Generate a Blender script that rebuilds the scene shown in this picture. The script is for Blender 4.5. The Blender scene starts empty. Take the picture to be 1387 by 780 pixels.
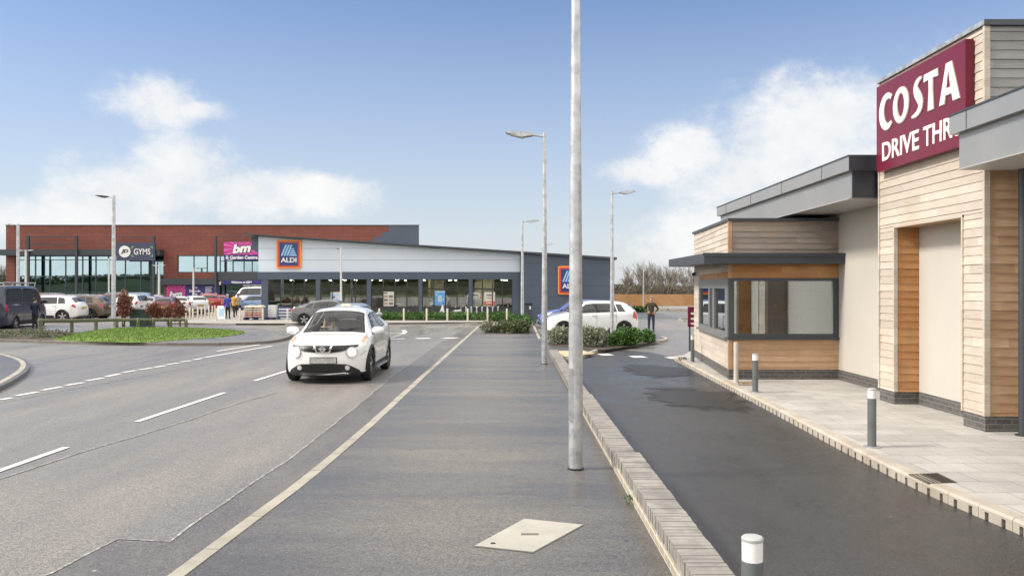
import bpy, bmesh, math, random
from mathutils import Vector, Matrix
from mathutils.bvhtree import BVHTree
R = math.radians
random.seed(11)
SC = bpy.context.scene
COL = SC.collection
# ------------------------------------------------------------------ camera model of the survey
F, H, CX, CY = 1130.0, 2.1, 693.5, 390.0
def G(px, py, z=0.0):
    Y = (H - z) * F / (py - CY)
    return Vector(((px - CX) / F * Y, Y, z))
def P(px, py, Y):
    return Vector(((px - CX) / F * Y, Y, H - (py - CY) / F * Y))
def XA(px, Y): return (px - CX) / F * Y
def ZA(py, Y): return H - (py - CY) / F * Y

# ------------------------------------------------------------------ node helpers
def newmat(name):
    m = bpy.data.materials.new(name); m.use_nodes = True
    nt = m.node_tree
    b = nt.nodes['Principled BSDF']
    return m, nt, b
def N(nt, t, **kw):
    n = nt.nodes.new(t)
    for k, v in kw.items():
        if k in n.inputs: n.inputs[k].default_value = v
        else: setattr(n, k, v)
    return n
def L(nt, a, b): nt.links.new(a, b)
def rgba(c): return (c[0], c[1], c[2], 1.0)
def noise(nt, vec, scale, detail=4, rough=.6):
    n = N(nt, 'ShaderNodeTexNoise'); n.inputs['Scale'].default_value = scale
    n.inputs['Detail'].default_value = detail; n.inputs['Roughness'].default_value = rough
    L(nt, vec, n.inputs['Vector']); return n.outputs['Fac']
def mrange(nt, v, a, b, c, d, smooth=False):
    n = N(nt, 'ShaderNodeMapRange'); n.inputs[1].default_value = a; n.inputs[2].default_value = b
    n.inputs[3].default_value = c; n.inputs[4].default_value = d
    if smooth: n.interpolation_type = 'SMOOTHSTEP'
    L(nt, v, n.inputs[0]); return n.outputs[0]
def math_(nt, op, a, b=None, clamp=False):
    n = N(nt, 'ShaderNodeMath'); n.operation = op; n.use_clamp = clamp
    for i, x in enumerate((a, b)):
        if x is None: continue
        if isinstance(x, (int, float)): n.inputs[i].default_value = x
        else: L(nt, x, n.inputs[i])
    return n.outputs[0]
def mix(nt, fac, a, b, typ='MIX'):
    n = N(nt, 'ShaderNodeMix'); n.data_type = 'RGBA'; n.blend_type = typ
    for s, x in ((n.inputs[0], fac), (n.inputs[6], a), (n.inputs[7], b)):
        if isinstance(x, (int, float)): s.default_value = x
        elif isinstance(x, (tuple, list)): s.default_value = rgba(x)
        else: L(nt, x, s)
    return n.outputs[2]
def ocoord(nt, scale=None):
    t = N(nt, 'ShaderNodeTexCoord').outputs['Object']
    if scale:
        mp = N(nt, 'ShaderNodeMapping'); mp.inputs['Scale'].default_value = scale
        L(nt, t, mp.inputs['Vector']); return mp.outputs[0]
    return t
def bump(nt, b, h, strength, dist):
    n = N(nt, 'ShaderNodeBump'); n.inputs['Strength'].default_value = strength; n.inputs['Distance'].default_value = dist
    L(nt, h, n.inputs['Height']); L(nt, n.outputs[0], b.inputs['Normal'])

def M(name, col, rough=.55, metal=0., var=.12, vs=3., bmp=0., bs=60., coat=0., spec=.5, dirt=None):
    m, nt, b = newmat(name)
    o = ocoord(nt)
    n1 = noise(nt, o, vs, 5)
    f = mrange(nt, n1, .3, .7, 1 - var, 1 + var)
    c = mix(nt, 1.0, col, f, 'MULTIPLY')
    if dirt:
        n2 = noise(nt, o, vs * .37, 6)
        c = mix(nt, mrange(nt, n2, .5, .75, 0, dirt[3] if len(dirt) > 3 else .6), c, dirt[:3])
    L(nt, c, b.inputs['Base Color'])
    b.inputs['Roughness'].default_value = rough; b.inputs['Metallic'].default_value = metal
    L(nt, mrange(nt, n1, .3, .7, max(0, rough - .06), min(1, rough + .06)), b.inputs['Roughness'])
    b.inputs['Specular IOR Level'].default_value = spec
    if coat: b.inputs['Coat Weight'].default_value = coat; b.inputs['Coat Roughness'].default_value = .04
    if bmp: bump(nt, b, noise(nt, o, bs, 3), bmp, .01)
    return m

def asphalt(name, dark, light, rlo, rhi, wet=.3, stretch=(1, 1, 1), agg=70, bs=.5, seed=0., spec=.5, con=1.0, film=.8, dry=None):
    m, nt, b = newmat(name)
    o = ocoord(nt)
    mp = N(nt, 'ShaderNodeMapping'); mp.inputs['Scale'].default_value = stretch; mp.inputs['Location'].default_value = (seed, seed, 0)
    L(nt, o, mp.inputs['Vector']); so = mp.outputs[0]
    big = noise(nt, so, wet, 6, .62)
    mid = noise(nt, so, wet * 6, 4, .6)
    fine = noise(nt, o, agg, 2, .7)
    grit = noise(nt, o, agg * .75, 3, .75)
    v = N(nt, 'ShaderNodeTexVoronoi'); v.inputs['Scale'].default_value = agg * 1.1; L(nt, o, v.inputs['Vector'])
    v2 = N(nt, 'ShaderNodeTexVoronoi'); v2.inputs['Scale'].default_value = agg * .6; L(nt, o, v2.inputs['Vector'])
    sp2 = N(nt, 'ShaderNodeSeparateColor'); L(nt, v2.outputs['Color'], sp2.inputs[0])
    c = mix(nt, mrange(nt, fine, .32, .68, 0, 1), dark, light)
    c = mix(nt, 1.0, c, mrange(nt, v.outputs['Distance'], .0, .55, 1.35, .7), 'MULTIPLY')
    c = mix(nt, 1.0, c, mrange(nt, sp2.outputs[0], 0, 1, 1 - .42 * con, 1 + .42 * con), 'MULTIPLY')
    c = mix(nt, 1.0, c, mrange(nt, grit, .32, .68, 1 - .3 * con, 1 + .3 * con), 'MULTIPLY')
    patch = math_(nt, 'ADD', math_(nt, 'MULTIPLY', big, .7), math_(nt, 'MULTIPLY', mid, .3))
    if dry:   # the middle of the walk dries first; the edges stay damp
        sx = N(nt, 'ShaderNodeSeparateXYZ'); L(nt, o, sx.inputs[0])
        dd = math_(nt, 'ABSOLUTE', math_(nt, 'SUBTRACT', sx.outputs[0], dry[0]))
        patch = math_(nt, 'ADD', patch, mrange(nt, dd, 0, dry[1], .07, -.11, True))
    c = mix(nt, 1.0, c, mrange(nt, patch, .36, .64, .62, 1.30), 'MULTIPLY')
    g = N(nt, 'ShaderNodeTexVoronoi'); g.inputs['Scale'].default_value = 2.3; g.inputs['Randomness'].default_value = 1; L(nt, o, g.inputs['Vector'])
    gs = N(nt, 'ShaderNodeSeparateColor'); L(nt, g.outputs['Color'], gs.inputs[0])
    chip = math_(nt, 'MULTIPLY', mrange(nt, g.outputs['Distance'], .02, .05, .8, 0), math_(nt, 'GREATER_THAN', gs.outputs[0], .72))
    c = mix(nt, chip, c, (.42, .41, .39))
    hole = math_(nt, 'MULTIPLY', mrange(nt, g.outputs['Distance'], .03, .07, .8, 0), math_(nt, 'LESS_THAN', gs.outputs[0], .2))
    c = mix(nt, hole, c, (.02, .02, .02))
    L(nt, c, b.inputs['Base Color'])
    L(nt, mrange(nt, patch, .38, .62, rlo, rhi), b.inputs['Roughness'])
    b.inputs['Specular IOR Level'].default_value = spec
    # thin film of water left by rain, drying in patches
    L(nt, mrange(nt, patch, .40, .60, film, film * .35), b.inputs['Coat Weight']); b.inputs['Coat IOR'].default_value = 1.4
    L(nt, mrange(nt, patch, .40, .60, .22, .42), b.inputs['Coat Roughness'])
    bump(nt, b, math_(nt, 'ADD', v.outputs['Distance'], math_(nt, 'ADD', fine, grit)), bs, .006)
    return m

def worn(name, col, base, wear=.45, rough=.5):
    m, nt, b = newmat(name)
    o = ocoord(nt)
    n = math_(nt, 'ADD', math_(nt, 'MULTIPLY', noise(nt, o, 9, 6, .7), .6), math_(nt, 'MULTIPLY', noise(nt, o, 70, 2), .4))
    c = mix(nt, mrange(nt, n, wear, wear + .14, 0, 1), base, col)
    L(nt, c, b.inputs['Base Color']); b.inputs['Roughness'].default_value = rough
    bump(nt, b, noise(nt, o, 90, 2), .3, .004)
    return m

def horiz(nt):
    o = ocoord(nt); s = N(nt, 'ShaderNodeSeparateXYZ'); L(nt, o, s.inputs[0])
    h = math_(nt, 'ADD', s.outputs[0], s.outputs[1])
    c = N(nt, 'ShaderNodeCombineXYZ'); L(nt, h, c.inputs[0]); L(nt, s.outputs[2], c.inputs[1])
    return c.outputs[0], h, s.outputs[2]

def cladmat(name, c1, c2, stain, pitch=.128, stainamt=.5):
    """timber boards: every board has its own tone, grain runs along it"""
    m, nt, b = newmat(name)
    v, h, z = horiz(nt)
    idx = math_(nt, 'FLOOR', math_(nt, 'DIVIDE', z, pitch))
    seg = math_(nt, 'FLOOR', math_(nt, 'ADD', math_(nt, 'DIVIDE', h, 2.1), math_(nt, 'MULTIPLY', idx, .37)))
    w = N(nt, 'ShaderNodeTexWhiteNoise'); w.noise_dimensions = '2D'
    cc = N(nt, 'ShaderNodeCombineXYZ'); L(nt, idx, cc.inputs[0]); L(nt, seg, cc.inputs[1]); L(nt, cc.outputs[0], w.inputs['Vector'])
    mp = N(nt, 'ShaderNodeMapping'); mp.inputs['Scale'].default_value = (1.6, 38, 1); L(nt, v, mp.inputs['Vector'])
    off = N(nt, 'ShaderNodeVectorMath'); off.operation = 'ADD'; L(nt, mp.outputs[0], off.inputs[0])
    w2 = N(nt, 'ShaderNodeCombineXYZ'); L(nt, math_(nt, 'MULTIPLY', w.outputs['Value'], 37), w2.inputs[0]); L(nt, w2.outputs[0], off.inputs[1])
    grain = noise(nt, off.outputs[0], 2.2, 6, .65)
    c = mix(nt, w.outputs['Value'], c1, c2)
    c = mix(nt, 1.0, c, mrange(nt, grain, .3, .7, .78, 1.18), 'MULTIPLY')
    st = noise(nt, v, 1.1, 5, .6)
    c = mix(nt, mrange(nt, st, .48, .7, 0, stainamt), c, stain)
    L(nt, c, b.inputs['Base Color']); b.inputs['Roughness'].default_value = .7
    bump(nt, b, grain, .25, .004)
    return m

def brickmat(name, c1, c2, mortar, w=.225, hgt=.075, msize=.01, rough=.75, offx=0.):
    m, nt, b = newmat(name)
    v, h, z = horiz(nt)
    t = N(nt, 'ShaderNodeTexBrick'); t.inputs['Scale'].default_value = 1
    t.inputs['Brick Width'].default_value = w; t.inputs['Row Height'].default_value = hgt; t.inputs['Mortar Size'].default_value = msize
    t.inputs['Mortar Smooth'].default_value = .2
    t.inputs['Color1'].default_value = rgba(c1); t.inputs['Color2'].default_value = rgba(c2); t.inputs['Mortar'].default_value = rgba(mortar)
    L(nt, v, t.inputs['Vector'])
    n = noise(nt, ocoord(nt), 14, 6, .65)
    c = mix(nt, 1.0, t.outputs['Color'], mrange(nt, n, .3, .7, .75, 1.2), 'MULTIPLY')
    L(nt, c, b.inputs['Base Color']); b.inputs['Roughness'].default_value = rough
    bump(nt, b, math_(nt, 'SUBTRACT', math_(nt, 'MULTIPLY', n, .3), t.outputs['Fac']), .5, .008)
    return m

def pavemat(name, c1, c2, joint, w=.6, hgt=.45):
    m, nt, b = newmat(name)
    o = ocoord(nt)
    mp = N(nt, 'ShaderNodeMapping'); mp.inputs['Rotation'].default_value = (0, 0, R(0)); L(nt, o, mp.inputs['Vector'])
    t = N(nt, 'ShaderNodeTexBrick'); t.inputs['Scale'].default_value = 1
    t.inputs['Brick Width'].default_value = w; t.inputs['Row Height'].default_value = hgt; t.inputs['Mortar Size'].default_value = .004
    t.inputs['Mortar Smooth'].default_value = .1
    t.inputs['Color1'].default_value = rgba(c1); t.inputs['Color2'].default_value = rgba(c2); t.inputs['Mortar'].default_value = rgba(joint)
    L(nt, mp.outputs[0], t.inputs['Vector'])
    n = noise(nt, o, 1.3, 7, .65); n2 = noise(nt, o, 60, 3, .7)
    c = mix(nt, 1.0, t.outputs['Color'], mrange(nt, n, .3, .7, .8, 1.12), 'MULTIPLY')
    c = mix(nt, 1.0, c, mrange(nt, n2, .3, .7, .88, 1.1), 'MULTIPLY')
    L(nt, c, b.inputs['Base Color']); b.inputs['Roughness'].default_value = .65
    bump(nt, b, math_(nt, 'SUBTRACT', math_(nt, 'MULTIPLY', n2, .2), t.outputs['Fac']), .4, .005)
    return m

def glassmat(name, tint, refl, rtint=(1, 1, 1), rough=.01):
    """window pane: part mirror (more at grazing angles), part clear"""
    m = bpy.data.materials.new(name); m.use_nodes = True; nt = m.node_tree; nt.nodes.clear()
    out = N(nt, 'ShaderNodeOutputMaterial')
    g = N(nt, 'ShaderNodeBsdfGlossy'); g.inputs['Color'].default_value = rgba(rtint); g.inputs['Roughness'].default_value = rough
    t = N(nt, 'ShaderNodeBsdfTransparent'); t.inputs['Color'].default_value = rgba(tint)
    lw = N(nt, 'ShaderNodeFresnel'); lw.inputs['IOR'].default_value = 1.5
    f = math_(nt, 'ADD', math_(nt, 'MULTIPLY', lw.outputs[0], 1 - refl), refl, True)
    o = ocoord(nt); nb = N(nt, 'ShaderNodeBump'); nb.inputs['Strength'].default_value = .04; nb.inputs['Distance'].default_value = .02
    L(nt, noise(nt, o, .8, 2), nb.inputs['Height']); L(nt, nb.outputs[0], g.inputs['Normal'])
    mx = N(nt, 'ShaderNodeMixShader'); L(nt, f, mx.inputs[0]); L(nt, t.outputs[0], mx.inputs[1]); L(nt, g.outputs[0], mx.inputs[2])
    L(nt, mx.outputs[0], out.inputs[0])
    return m
def emit(name, col, s):
    m, nt, b = newmat(name)
    b.inputs['Base Color'].default_value = rgba(col); b.inputs['Emission Color'].default_value = rgba(col); b.inputs['Emission Strength'].default_value = s
    return m

# ------------------------------------------------------------------ mesh helpers
WM = {}
def wm(o): return WM.get(o.name, Matrix.Identity(4)) if o else Matrix.Identity(4)
class MB:
    def __init__(s): s.v = []; s.f = []; s.m = []
    def add(s, vs, fs, mi=0):
        k = len(s.v); s.v += [Vector(a) for a in vs]
        for f in fs: s.f.append([k + i for i in f]); s.m.append(mi)
        return s
    def quad(s, a, b, c, d, mi=0): return s.add([a, b, c, d], [(0, 1, 2, 3)], mi)
    def box(s, x0, x1, y0, y1, z0, z1, mi=0):
        return s.add([(x0, y0, z0), (x1, y0, z0), (x1, y1, z0), (x0, y1, z0), (x0, y0, z1), (x1, y0, z1), (x1, y1, z1), (x0, y1, z1)],
                     [(3, 2, 1, 0), (4, 5, 6, 7), (0, 1, 5, 4), (1, 2, 6, 5), (2, 3, 7, 6), (3, 0, 4, 7)], mi)
    def obox(s, c, u, v, w, mi=0):
        """box with centre c and half-axis vectors"""
        c, u, v, w = map(Vector, (c, u, v, w))
        vs = [c + a * u + b * v + d * w for d in (-1, 1) for a, b in ((-1, -1), (1, -1), (1, 1), (-1, 1))]
        return s.add(vs, [(3, 2, 1, 0), (4, 5, 6, 7), (0, 1, 5, 4), (1, 2, 6, 5), (2, 3, 7, 6), (3, 0, 4, 7)], mi)
    def prism(s, poly, o, u, v, n, mi=0, back=0.):
        """polygon in (u,v) from o, thickness along n"""
        o, u, v, n = map(Vector, (o, u, v, n)); k = len(poly)
        a = [o + u * p[0] + v * p[1] + n * back for p in poly]; b = [q + n * (1 - back) for q in a]
        fs = [tuple(range(k))[::-1], tuple(range(k, 2 * k))] + [(i, (i + 1) % k, k + (i + 1) % k, k + i) for i in range(k)]
        return s.add(a + b, fs, mi)
    def tube(s, p0, p1, r0, r1=None, n=10, mi=0, caps=True):
        r1 = r0 if r1 is None else r1
        p0, p1 = Vector(p0), Vector(p1); d = (p1 - p0).normalized()
        u = d.orthogonal().normalized(); w = d.cross(u)
        vs = []
        for p, r in ((p0, r0), (p1, r1)):
            vs += [p + (u * math.cos(2 * math.pi * i / n) + w * math.sin(2 * math.pi * i / n)) * r for i in range(n)]
        fs = [(i, (i + 1) % n, n + (i + 1) % n, n + i) for i in range(n)]
        if caps: fs += [tuple(range(n))[::-1], tuple(range(n, 2 * n))]
        return s.add(vs, fs, mi)
    def path(s, pts, r, n=8, mi=0):
        for a, b in zip(pts, pts[1:]): s.tube(a, b, r, r, n, mi)
        return s
    def lathe(s, prof, o=(0, 0, 0), ax='z', n=24, mi=0, closed=False):
        o = Vector(o); vs = []; k = len(prof)
        for i in range(n):
            a = 2 * math.pi * i / n
            for r, h in prof:
                c, q = r * math.cos(a), r * math.sin(a)
                vs.append(o + (Vector((c, q, h)) if ax == 'z' else Vector((c, h, q)) if ax == 'y' else Vector((h, c, q))))
        fs = []
        kk = k if closed else k - 1
        for i in range(n):
            j = (i + 1) % n
            for p in range(kk):
                q = (p + 1) % k
                fs.append((i * k + p, j * k + p, j * k + q, i * k + q))
        return s.add(vs, fs, mi)
    def build(s, name, mats, parent=None, smooth=False, loc=None, recalc=True, angle=None):
        if not isinstance(mats, (list, tuple)): mats = [mats]
        me = bpy.data.meshes.new(name)
        inv = wm(parent).inverted() if parent else (Matrix.Translation(-Vector(loc)) if loc is not None else Matrix.Identity(4))
        me.from_pydata([tuple(inv @ v) for v in s.v], [], s.f)
        for m in mats: me.materials.append(m)
        me.polygons.foreach_set('material_index', s.m)
        me.update()
        if recalc:
            bm = bmesh.new(); bm.from_mesh(me); bmesh.ops.recalc_face_normals(bm, faces=bm.faces[:]); bm.to_mesh(me); bm.free()
        if smooth:
            me.polygons.foreach_set('use_smooth', [True] * len(me.polygons))
            me.set_sharp_from_angle(angle=R(angle or 40))
        o = bpy.data.objects.new(name, me); COL.objects.link(o)
        if parent: o.parent = parent; WM[o.name] = wm(parent)
        elif loc is not None: o.location = loc; WM[o.name] = Matrix.Translation(Vector(loc))
        return o
def tag(o, label=None, cat=None, group=None, kind=None):
    if label: o['label'] = label
    if cat: o['category'] = cat
    if group: o['group'] = group
    if kind: o['kind'] = kind
    return o
def thing(name, label, cat, loc=(0, 0, 0), group=None, rz=0.):
    o = bpy.data.objects.new(name, None); COL.objects.link(o)
    o.location = loc; o.rotation_euler = (0, 0, rz); o.empty_display_size = .2
    WM[o.name] = Matrix.Translation(Vector(loc)) @ Matrix.Rotation(rz, 4, 'Z')
    return tag(o, label, cat, group)
def struct(o): o['kind'] = 'structure'; return o
def copy_tree(o, parent=None, paint=None):
    c = o.copy(); COL.objects.link(c); c.parent = parent
    if paint and o.get('painted'):
        c.material_slots[0].link = 'OBJECT'; c.material_slots[0].material = paint
    for ch in list(o.children): copy_tree(ch, c, paint)
    return c
def place(o, x, y, rz, z=0., s=1.): o.location = (x, y, z); o.rotation_euler = (0, 0, rz); o.scale = (s, s, s)

def sheet(name, pts, z, mat, kind='structure', thick=0.):
    bm = bmesh.new()
    vs = [bm.verts.new((p[0], p[1], z)) for p in pts]
    f = bm.faces.new(vs)
    if f.normal.z < 0 or sum((pts[i][0] * pts[(i + 1) % len(pts)][1] - pts[(i + 1) % len(pts)][0] * pts[i][1]) for i in range(len(pts))) < 0: f.normal_flip()
    if thick:
        r = bmesh.ops.extrude_face_region(bm, geom=[f])
        for e in r['geom']:
            if isinstance(e, bmesh.types.BMVert): e.co.z = z
        for v in vs: v.co.z = z - thick
        bmesh.ops.recalc_face_normals(bm, faces=bm.faces[:])
    bmesh.ops.triangulate(bm, faces=bm.faces[:])
    me = bpy.data.meshes.new(name); bm.to_mesh(me); bm.free(); me.materials.append(mat)
    o = bpy.data.objects.new(name, me); COL.objects.link(o); o['kind'] = kind
    return o
def offs(pts, d):
    out = []; pts = [Vector((p[0], p[1])) for p in pts]
    for i, p in enumerate(pts):
        a = pts[max(0, i - 1)]; b = pts[min(len(pts) - 1, i + 1)]
        t = (b - a).normalized(); out.append(p + Vector((-t.y, t.x)) * d)
    return out
def smoothline(pts, k=6):
    pts = [Vector((p[0], p[1])) for p in pts]; out = []
    for i in range(len(pts) - 1):
        p0 = pts[max(0, i - 1)]; p1 = pts[i]; p2 = pts[i + 1]; p3 = pts[min(len(pts) - 1, i + 2)]
        for j in range(k):
            t = j / k
            out.append(.5 * ((2 * p1) + (p2 - p0) * t + (2 * p0 - 5 * p1 + 4 * p2 - p3) * t * t + (3 * p1 - p0 - 3 * p2 + p3) * t ** 3))
    return out + [pts[-1]]
def ribbon(name, pts, w, z, mat, kind='structure', jag=0.):
    a, b = offs(pts, w / 2), offs(pts, -w / 2)
    mb = MB()
    for i in range(len(pts) - 1):
        mb.quad((*b[i], z), (*b[i + 1], z), (*a[i + 1], z), (*a[i], z))
    o = mb.build(name, mat); o['kind'] = kind; return o
def kerb(name, pts, w, z0, z1, mat, unit=.915, cham=.02):
    """kerb units laid along a line; w>0 grows to the left of the walking direction; joints between units"""
    pts = [Vector((p[0], p[1])) for p in pts]
    # resample to units
    L_ = [0]
    for a, b in zip(pts, pts[1:]): L_.append(L_[-1] + (b - a).length)
    def at(d):
        for i in range(len(pts) - 1):
            if d <= L_[i + 1] or i == len(pts) - 2:
                t = (d - L_[i]) / max(1e-6, L_[i + 1] - L_[i]); return pts[i].lerp(pts[i + 1], t), (pts[i + 1] - pts[i]).normalized()
    n = max(1, int(L_[-1] / unit)); mb = MB(); sg = 1 if w > 0 else -1
    for i in range(n):
        d0, d1 = L_[-1] * i / n, L_[-1] * (i + 1) / n
        g = .006
        p0, t0 = at(d0 + g); p1, t1 = at(d1 - g)
        tt = (p1 - p0).normalized(); nn = Vector((-tt.y, tt.x))
        dz = random.uniform(-.003, .003)
        prof = [(0, z0), (0, z1 - cham + dz), (cham * .6 * sg, z1 + dz), (w, z1 + dz), (w, z0)]
        vs = [(*(p0 + nn * a), h) for a, h in prof] + [(*(p1 + nn * a), h) for a, h in prof]
        mb.add(vs, [(j, (j + 1) % 5, 5 + (j + 1) % 5, 5 + j) for j in range(5)] + [(0, 1, 2, 3, 4), (5, 6, 7, 8, 9)])
    o = mb.build(name, mat); o['kind'] = 'structure'; return o

_fit = {}
def text(body, w, h, mat, parent, o, u, v, n, depth=.02, bold=0., name='lettering', shear=0.):
    """lettering fitted to w x h, centred at o on the plane (u,v), standing off along n"""
    cu = bpy.data.curves.new(name, 'FONT'); cu.body = body; cu.size = 1; cu.align_x = 'CENTER'; cu.offset = bold; cu.extrude = .05; cu.shear = shear
    cu.resolution_u = 4
    t = bpy.data.objects.new(name, cu); COL.objects.link(t)
    bpy.context.view_layer.update()
    dg = bpy.context.evaluated_depsgraph_get()
    me = bpy.data.meshes.new_from_object(t.evaluated_get(dg))
    bpy.data.objects.remove(t)
    xs = [q.co.x for q in me.vertices]; ys = [q.co.y for q in me.vertices]
    x0, x1, y0, y1 = min(xs), max(xs), min(ys), max(ys)
    sx = w / (x1 - x0); sy = (h / (y1 - y0)) if h else sx
    o, u, v, n = map(Vector, (o, u, v, n))
    mt = Matrix((( *u, 0), (*v, 0), (*n, 0), (0, 0, 0, 1))).transposed(); mt.translation = o
    me.transform(Matrix.Translation((0, 0, depth / 2)) @ Matrix.Diagonal((sx, sy, depth / .1, 1)) @ Matrix.Translation((-(x0 + x1) / 2, -(y0 + y1) / 2, 0)))
    me.transform(wm(parent).inverted() @ mt)
    me.materials.clear(); me.materials.append(mat)
    ob = bpy.data.objects.new(name, me); COL.objects.link(ob)
    if parent: ob.parent = parent; WM[ob.name] = wm(parent)
    return ob
FRONT = (Vector((1, 0, 0)), Vector((0, 0, 1)), Vector((0, -1, 0)))   # faces the road junction
LEFTF = (Vector((0, -1, 0)), Vector((0, 0, 1)), Vector((-1, 0, 0)))  # faces the drive lane
ORD = ['first', 'second', 'third', 'fourth', 'fifth', 'sixth', 'seventh', 'eighth', 'ninth', 'tenth', 'eleventh', 'twelfth', 'thirteenth', 'fourteenth', 'fifteenth', 'sixteenth']

# ------------------------------------------------------------------ materials
ASPH = dict()
ROADM = asphalt('road_asphalt', (.165, .155, .142), (.255, .24, .221), .40, .62, .22, (1, .16, 1), 125, .45, film=.5, con=.9)
ROADNEW = asphalt('road_asphalt_new', (.115, .108, .10), (.19, .179, .166), .43, .62, .4, (1, .3, 1), 125, .45, 5, film=.35, con=.9)
PATHM = asphalt('path_asphalt', (.125, .118, .109), (.20, .189, .175), .38, .6, .36, (.22, 1.25, 1), 140, .4, 3, film=.3, dry=(-.6, 1.9), spec=.4, con=.9)
LANEM = asphalt('lane_asphalt', (.038, .0368, .0362), (.068, .066, .065), .38, .56, .35, (1, .5, 1), 140, .4, 9, film=.3, con=.9)
CONC = M('concrete_kerb', (.34, .32, .27), .75, 0, .2, 2.5, .4, 60, dirt=(.2, .18, .15, .5))
CONCD = M('concrete_kerb_dark', (.17, .16, .145), .75, 0, .25, 2.5, .4, 60)
CONCL = M('concrete_drain_kerb', (.44, .40, .34), .75, 0, .16, 2.0, .35, 60, dirt=(.34, .24, .15, .45))
SLAB = pavemat('paving_slabs', (.40, .388, .365), (.48, .465, .44), (.15, .14, .13))
PAVE2 = pavemat('paving_blocks', (.34, .32, .29), (.39, .37, .335), (.24, .22, .2), .4, .2)
WHITE = worn('road_paint', (.74, .74, .72), (.11, .11, .11), .32)
WHITEW = worn('road_paint_worn', (.50, .49, .47), (.17, .16, .15), .47)
BUFF = worn('tactile_buff', (.55, .42, .26), (.3, .24, .17), .3, .75)
GALV = M('galvanised_steel', (.47, .49, .51), .42, .65, .3, 7, .1, 30, dirt=(.36, .39, .42, .6))
GALVW = M('galvanised_steel_pale', (.60, .61, .61), .45, .6, .1, 3)
DKMETAL = M('dark_grey_metal', (.052, .062, .075), .42, .2, .12, 1.2)
DKFRAME = M('window_frame_grey', (.06, .068, .075), .4, .1, .1, 1.2)
ZINC = M('zinc_fascia', (.36, .36, .355), .36, .5, .08, .8)
ZINC_SHADE = M('zinc_fascia_shaded', (.045, .052, .066), .4, .4, .1, .8)
RENDER = M('cream_render', (.50, .475, .43), .85, 0, .04, .8, .15, 90, dirt=(.6, .56, .49, .3))
LPALE = cladmat('larch_pale', (.46, .405, .345), (.60, .535, .46), (.42, .32, .23), .128, .5)
LWARM = cladmat('larch_warm', (.40, .19, .07), (.54, .29, .125), (.26, .13, .055), .128, .6)
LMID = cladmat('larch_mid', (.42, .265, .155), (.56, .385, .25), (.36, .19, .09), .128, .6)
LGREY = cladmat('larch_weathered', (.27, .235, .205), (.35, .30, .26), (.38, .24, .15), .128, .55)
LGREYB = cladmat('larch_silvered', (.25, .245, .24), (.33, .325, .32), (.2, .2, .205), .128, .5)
ENGB = brickmat('blue_brick', (.075, .073, .072), (.11, .105, .10), (.16, .15, .14), .225, .075, .009)
BUFFB = brickmat('buff_brick', (.36, .31, .24), (.44, .39, .31), (.62, .58, .5), .225, .072, .012)
COPB = M('coping_brick', (.27, .255, .235), .75, 0, .28, 6, .4, 60, dirt=(.17, .16, .15, .6))
TERR = brickmat('terracotta_tiles', (.225, .060, .040), (.175, .048, .034), (.115, .038, .029), 1.3, .42, .022, .55)
BLACKP = M('black_plastic', (.014, .014, .015), .5, 0, .1, 6)
RUBBER = M('tyre_rubber', (.02, .02, .021), .75, 0, .2, 20)
CHROME = M('chrome', (.75, .76, .78), .12, 1., .03, 4)
ALLOY = M('alloy', (.5, .51, .52), .28, .85, .08, 10)
CARGL = M('car_glass', (.018, .022, .025), .04, 0, .1, 2, spec=.9)
SCREEN = glassmat('windscreen_glass', (.90, .94, .93), .02)
LENS = M('lamp_lens', (.72, .74, .76), .08, .3, .05, 9, coat=.6)
LITL = emit('lit_headlamp', (1., .80, .55), .9)
AMBER = M('amber_lens', (.75, .32, .12), .12, 0, .1, 9, coat=.5)
REDL = M('tail_lens', (.45, .015, .02), .12, 0, .15, 6, coat=.7)
PLATE = M('number_plate', (.42, .43, .42), .4, 0, .35, 14)
PLATEY = M('yellow_number_plate', (.6, .45, .06), .4, 0, .2, 14)
def paint(name, c, met=.0): return M(name, c, .22 if not met else .3, met, .03, 2, coat=1.)
PW = paint('white_paint', (.80, .81, .82)); PS = paint('silver_paint', (.42, .44, .46), .5); PG = paint('grey_paint', (.13, .125, .13), .35)
PR = paint('red_paint', (.42, .02, .03)); PMAR = paint('maroon_paint', (.12, .018, .024), .2); PBLU = paint('blue_paint', (.05, .09, .34)); PBLK = paint('black_paint', (.014, .015, .02))
PBRN = paint('brown_paint', (.13, .085, .065), .3); PNAVY = paint('navy_paint', (.018, .026, .055), .2); PLBL = paint('light_blue_paint', (.18, .3, .5), .2)
COSTAR = M('maroon_sign_panel', (.15, .012, .032), .3, 0, .05, .8, spec=.35)
SIGNW = M('white_letters', (.80, .79, .77), .4, 0, .04, 3)
LETEDGE = M('letter_edge', (.42, .36, .34), .5, 0, .04, 3)
# ================================================================== GROUND
GRASSFAR = M('far_grass', (.06, .085, .03), .9, 0, .3, .05)
sheet('ground', [(-900, -900), (900, -900), (900, 1200), (-900, 1200)], -.06, GRASSFAR)
sheet('road', [(-75, -70), (70, -70), (70, 118), (-75, 118)], 0, ROADM)
KL = [(0, 0)] * 3 + [tuple(G(*p)[:2]) for p in ((250, 780), (330, 719), (402, 664), (475, 602), (524.7, 556.5), (590, 496), (649, 442.5))]
for i_ in (2, 1, 0): KL[i_] = (2 * KL[i_ + 1][0] - KL[i_ + 2][0], 2 * KL[i_ + 1][1] - KL[i_ + 2][1])
KLs = smoothline(KL, 8)
g2 = lambda px, py, z=0: tuple(G(px, py, z)[:2])
KP2 = [g2(770, 491), g2(788, 486.5), g2(815, 476.5), g2(850, 470.5), g2(880, 466.5), g2(900, 463.5), g2(905, 461), g2(897, 458.5)]
KP2s = smoothline(KP2, 6)
inner = offs(KLs, -.13)
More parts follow.
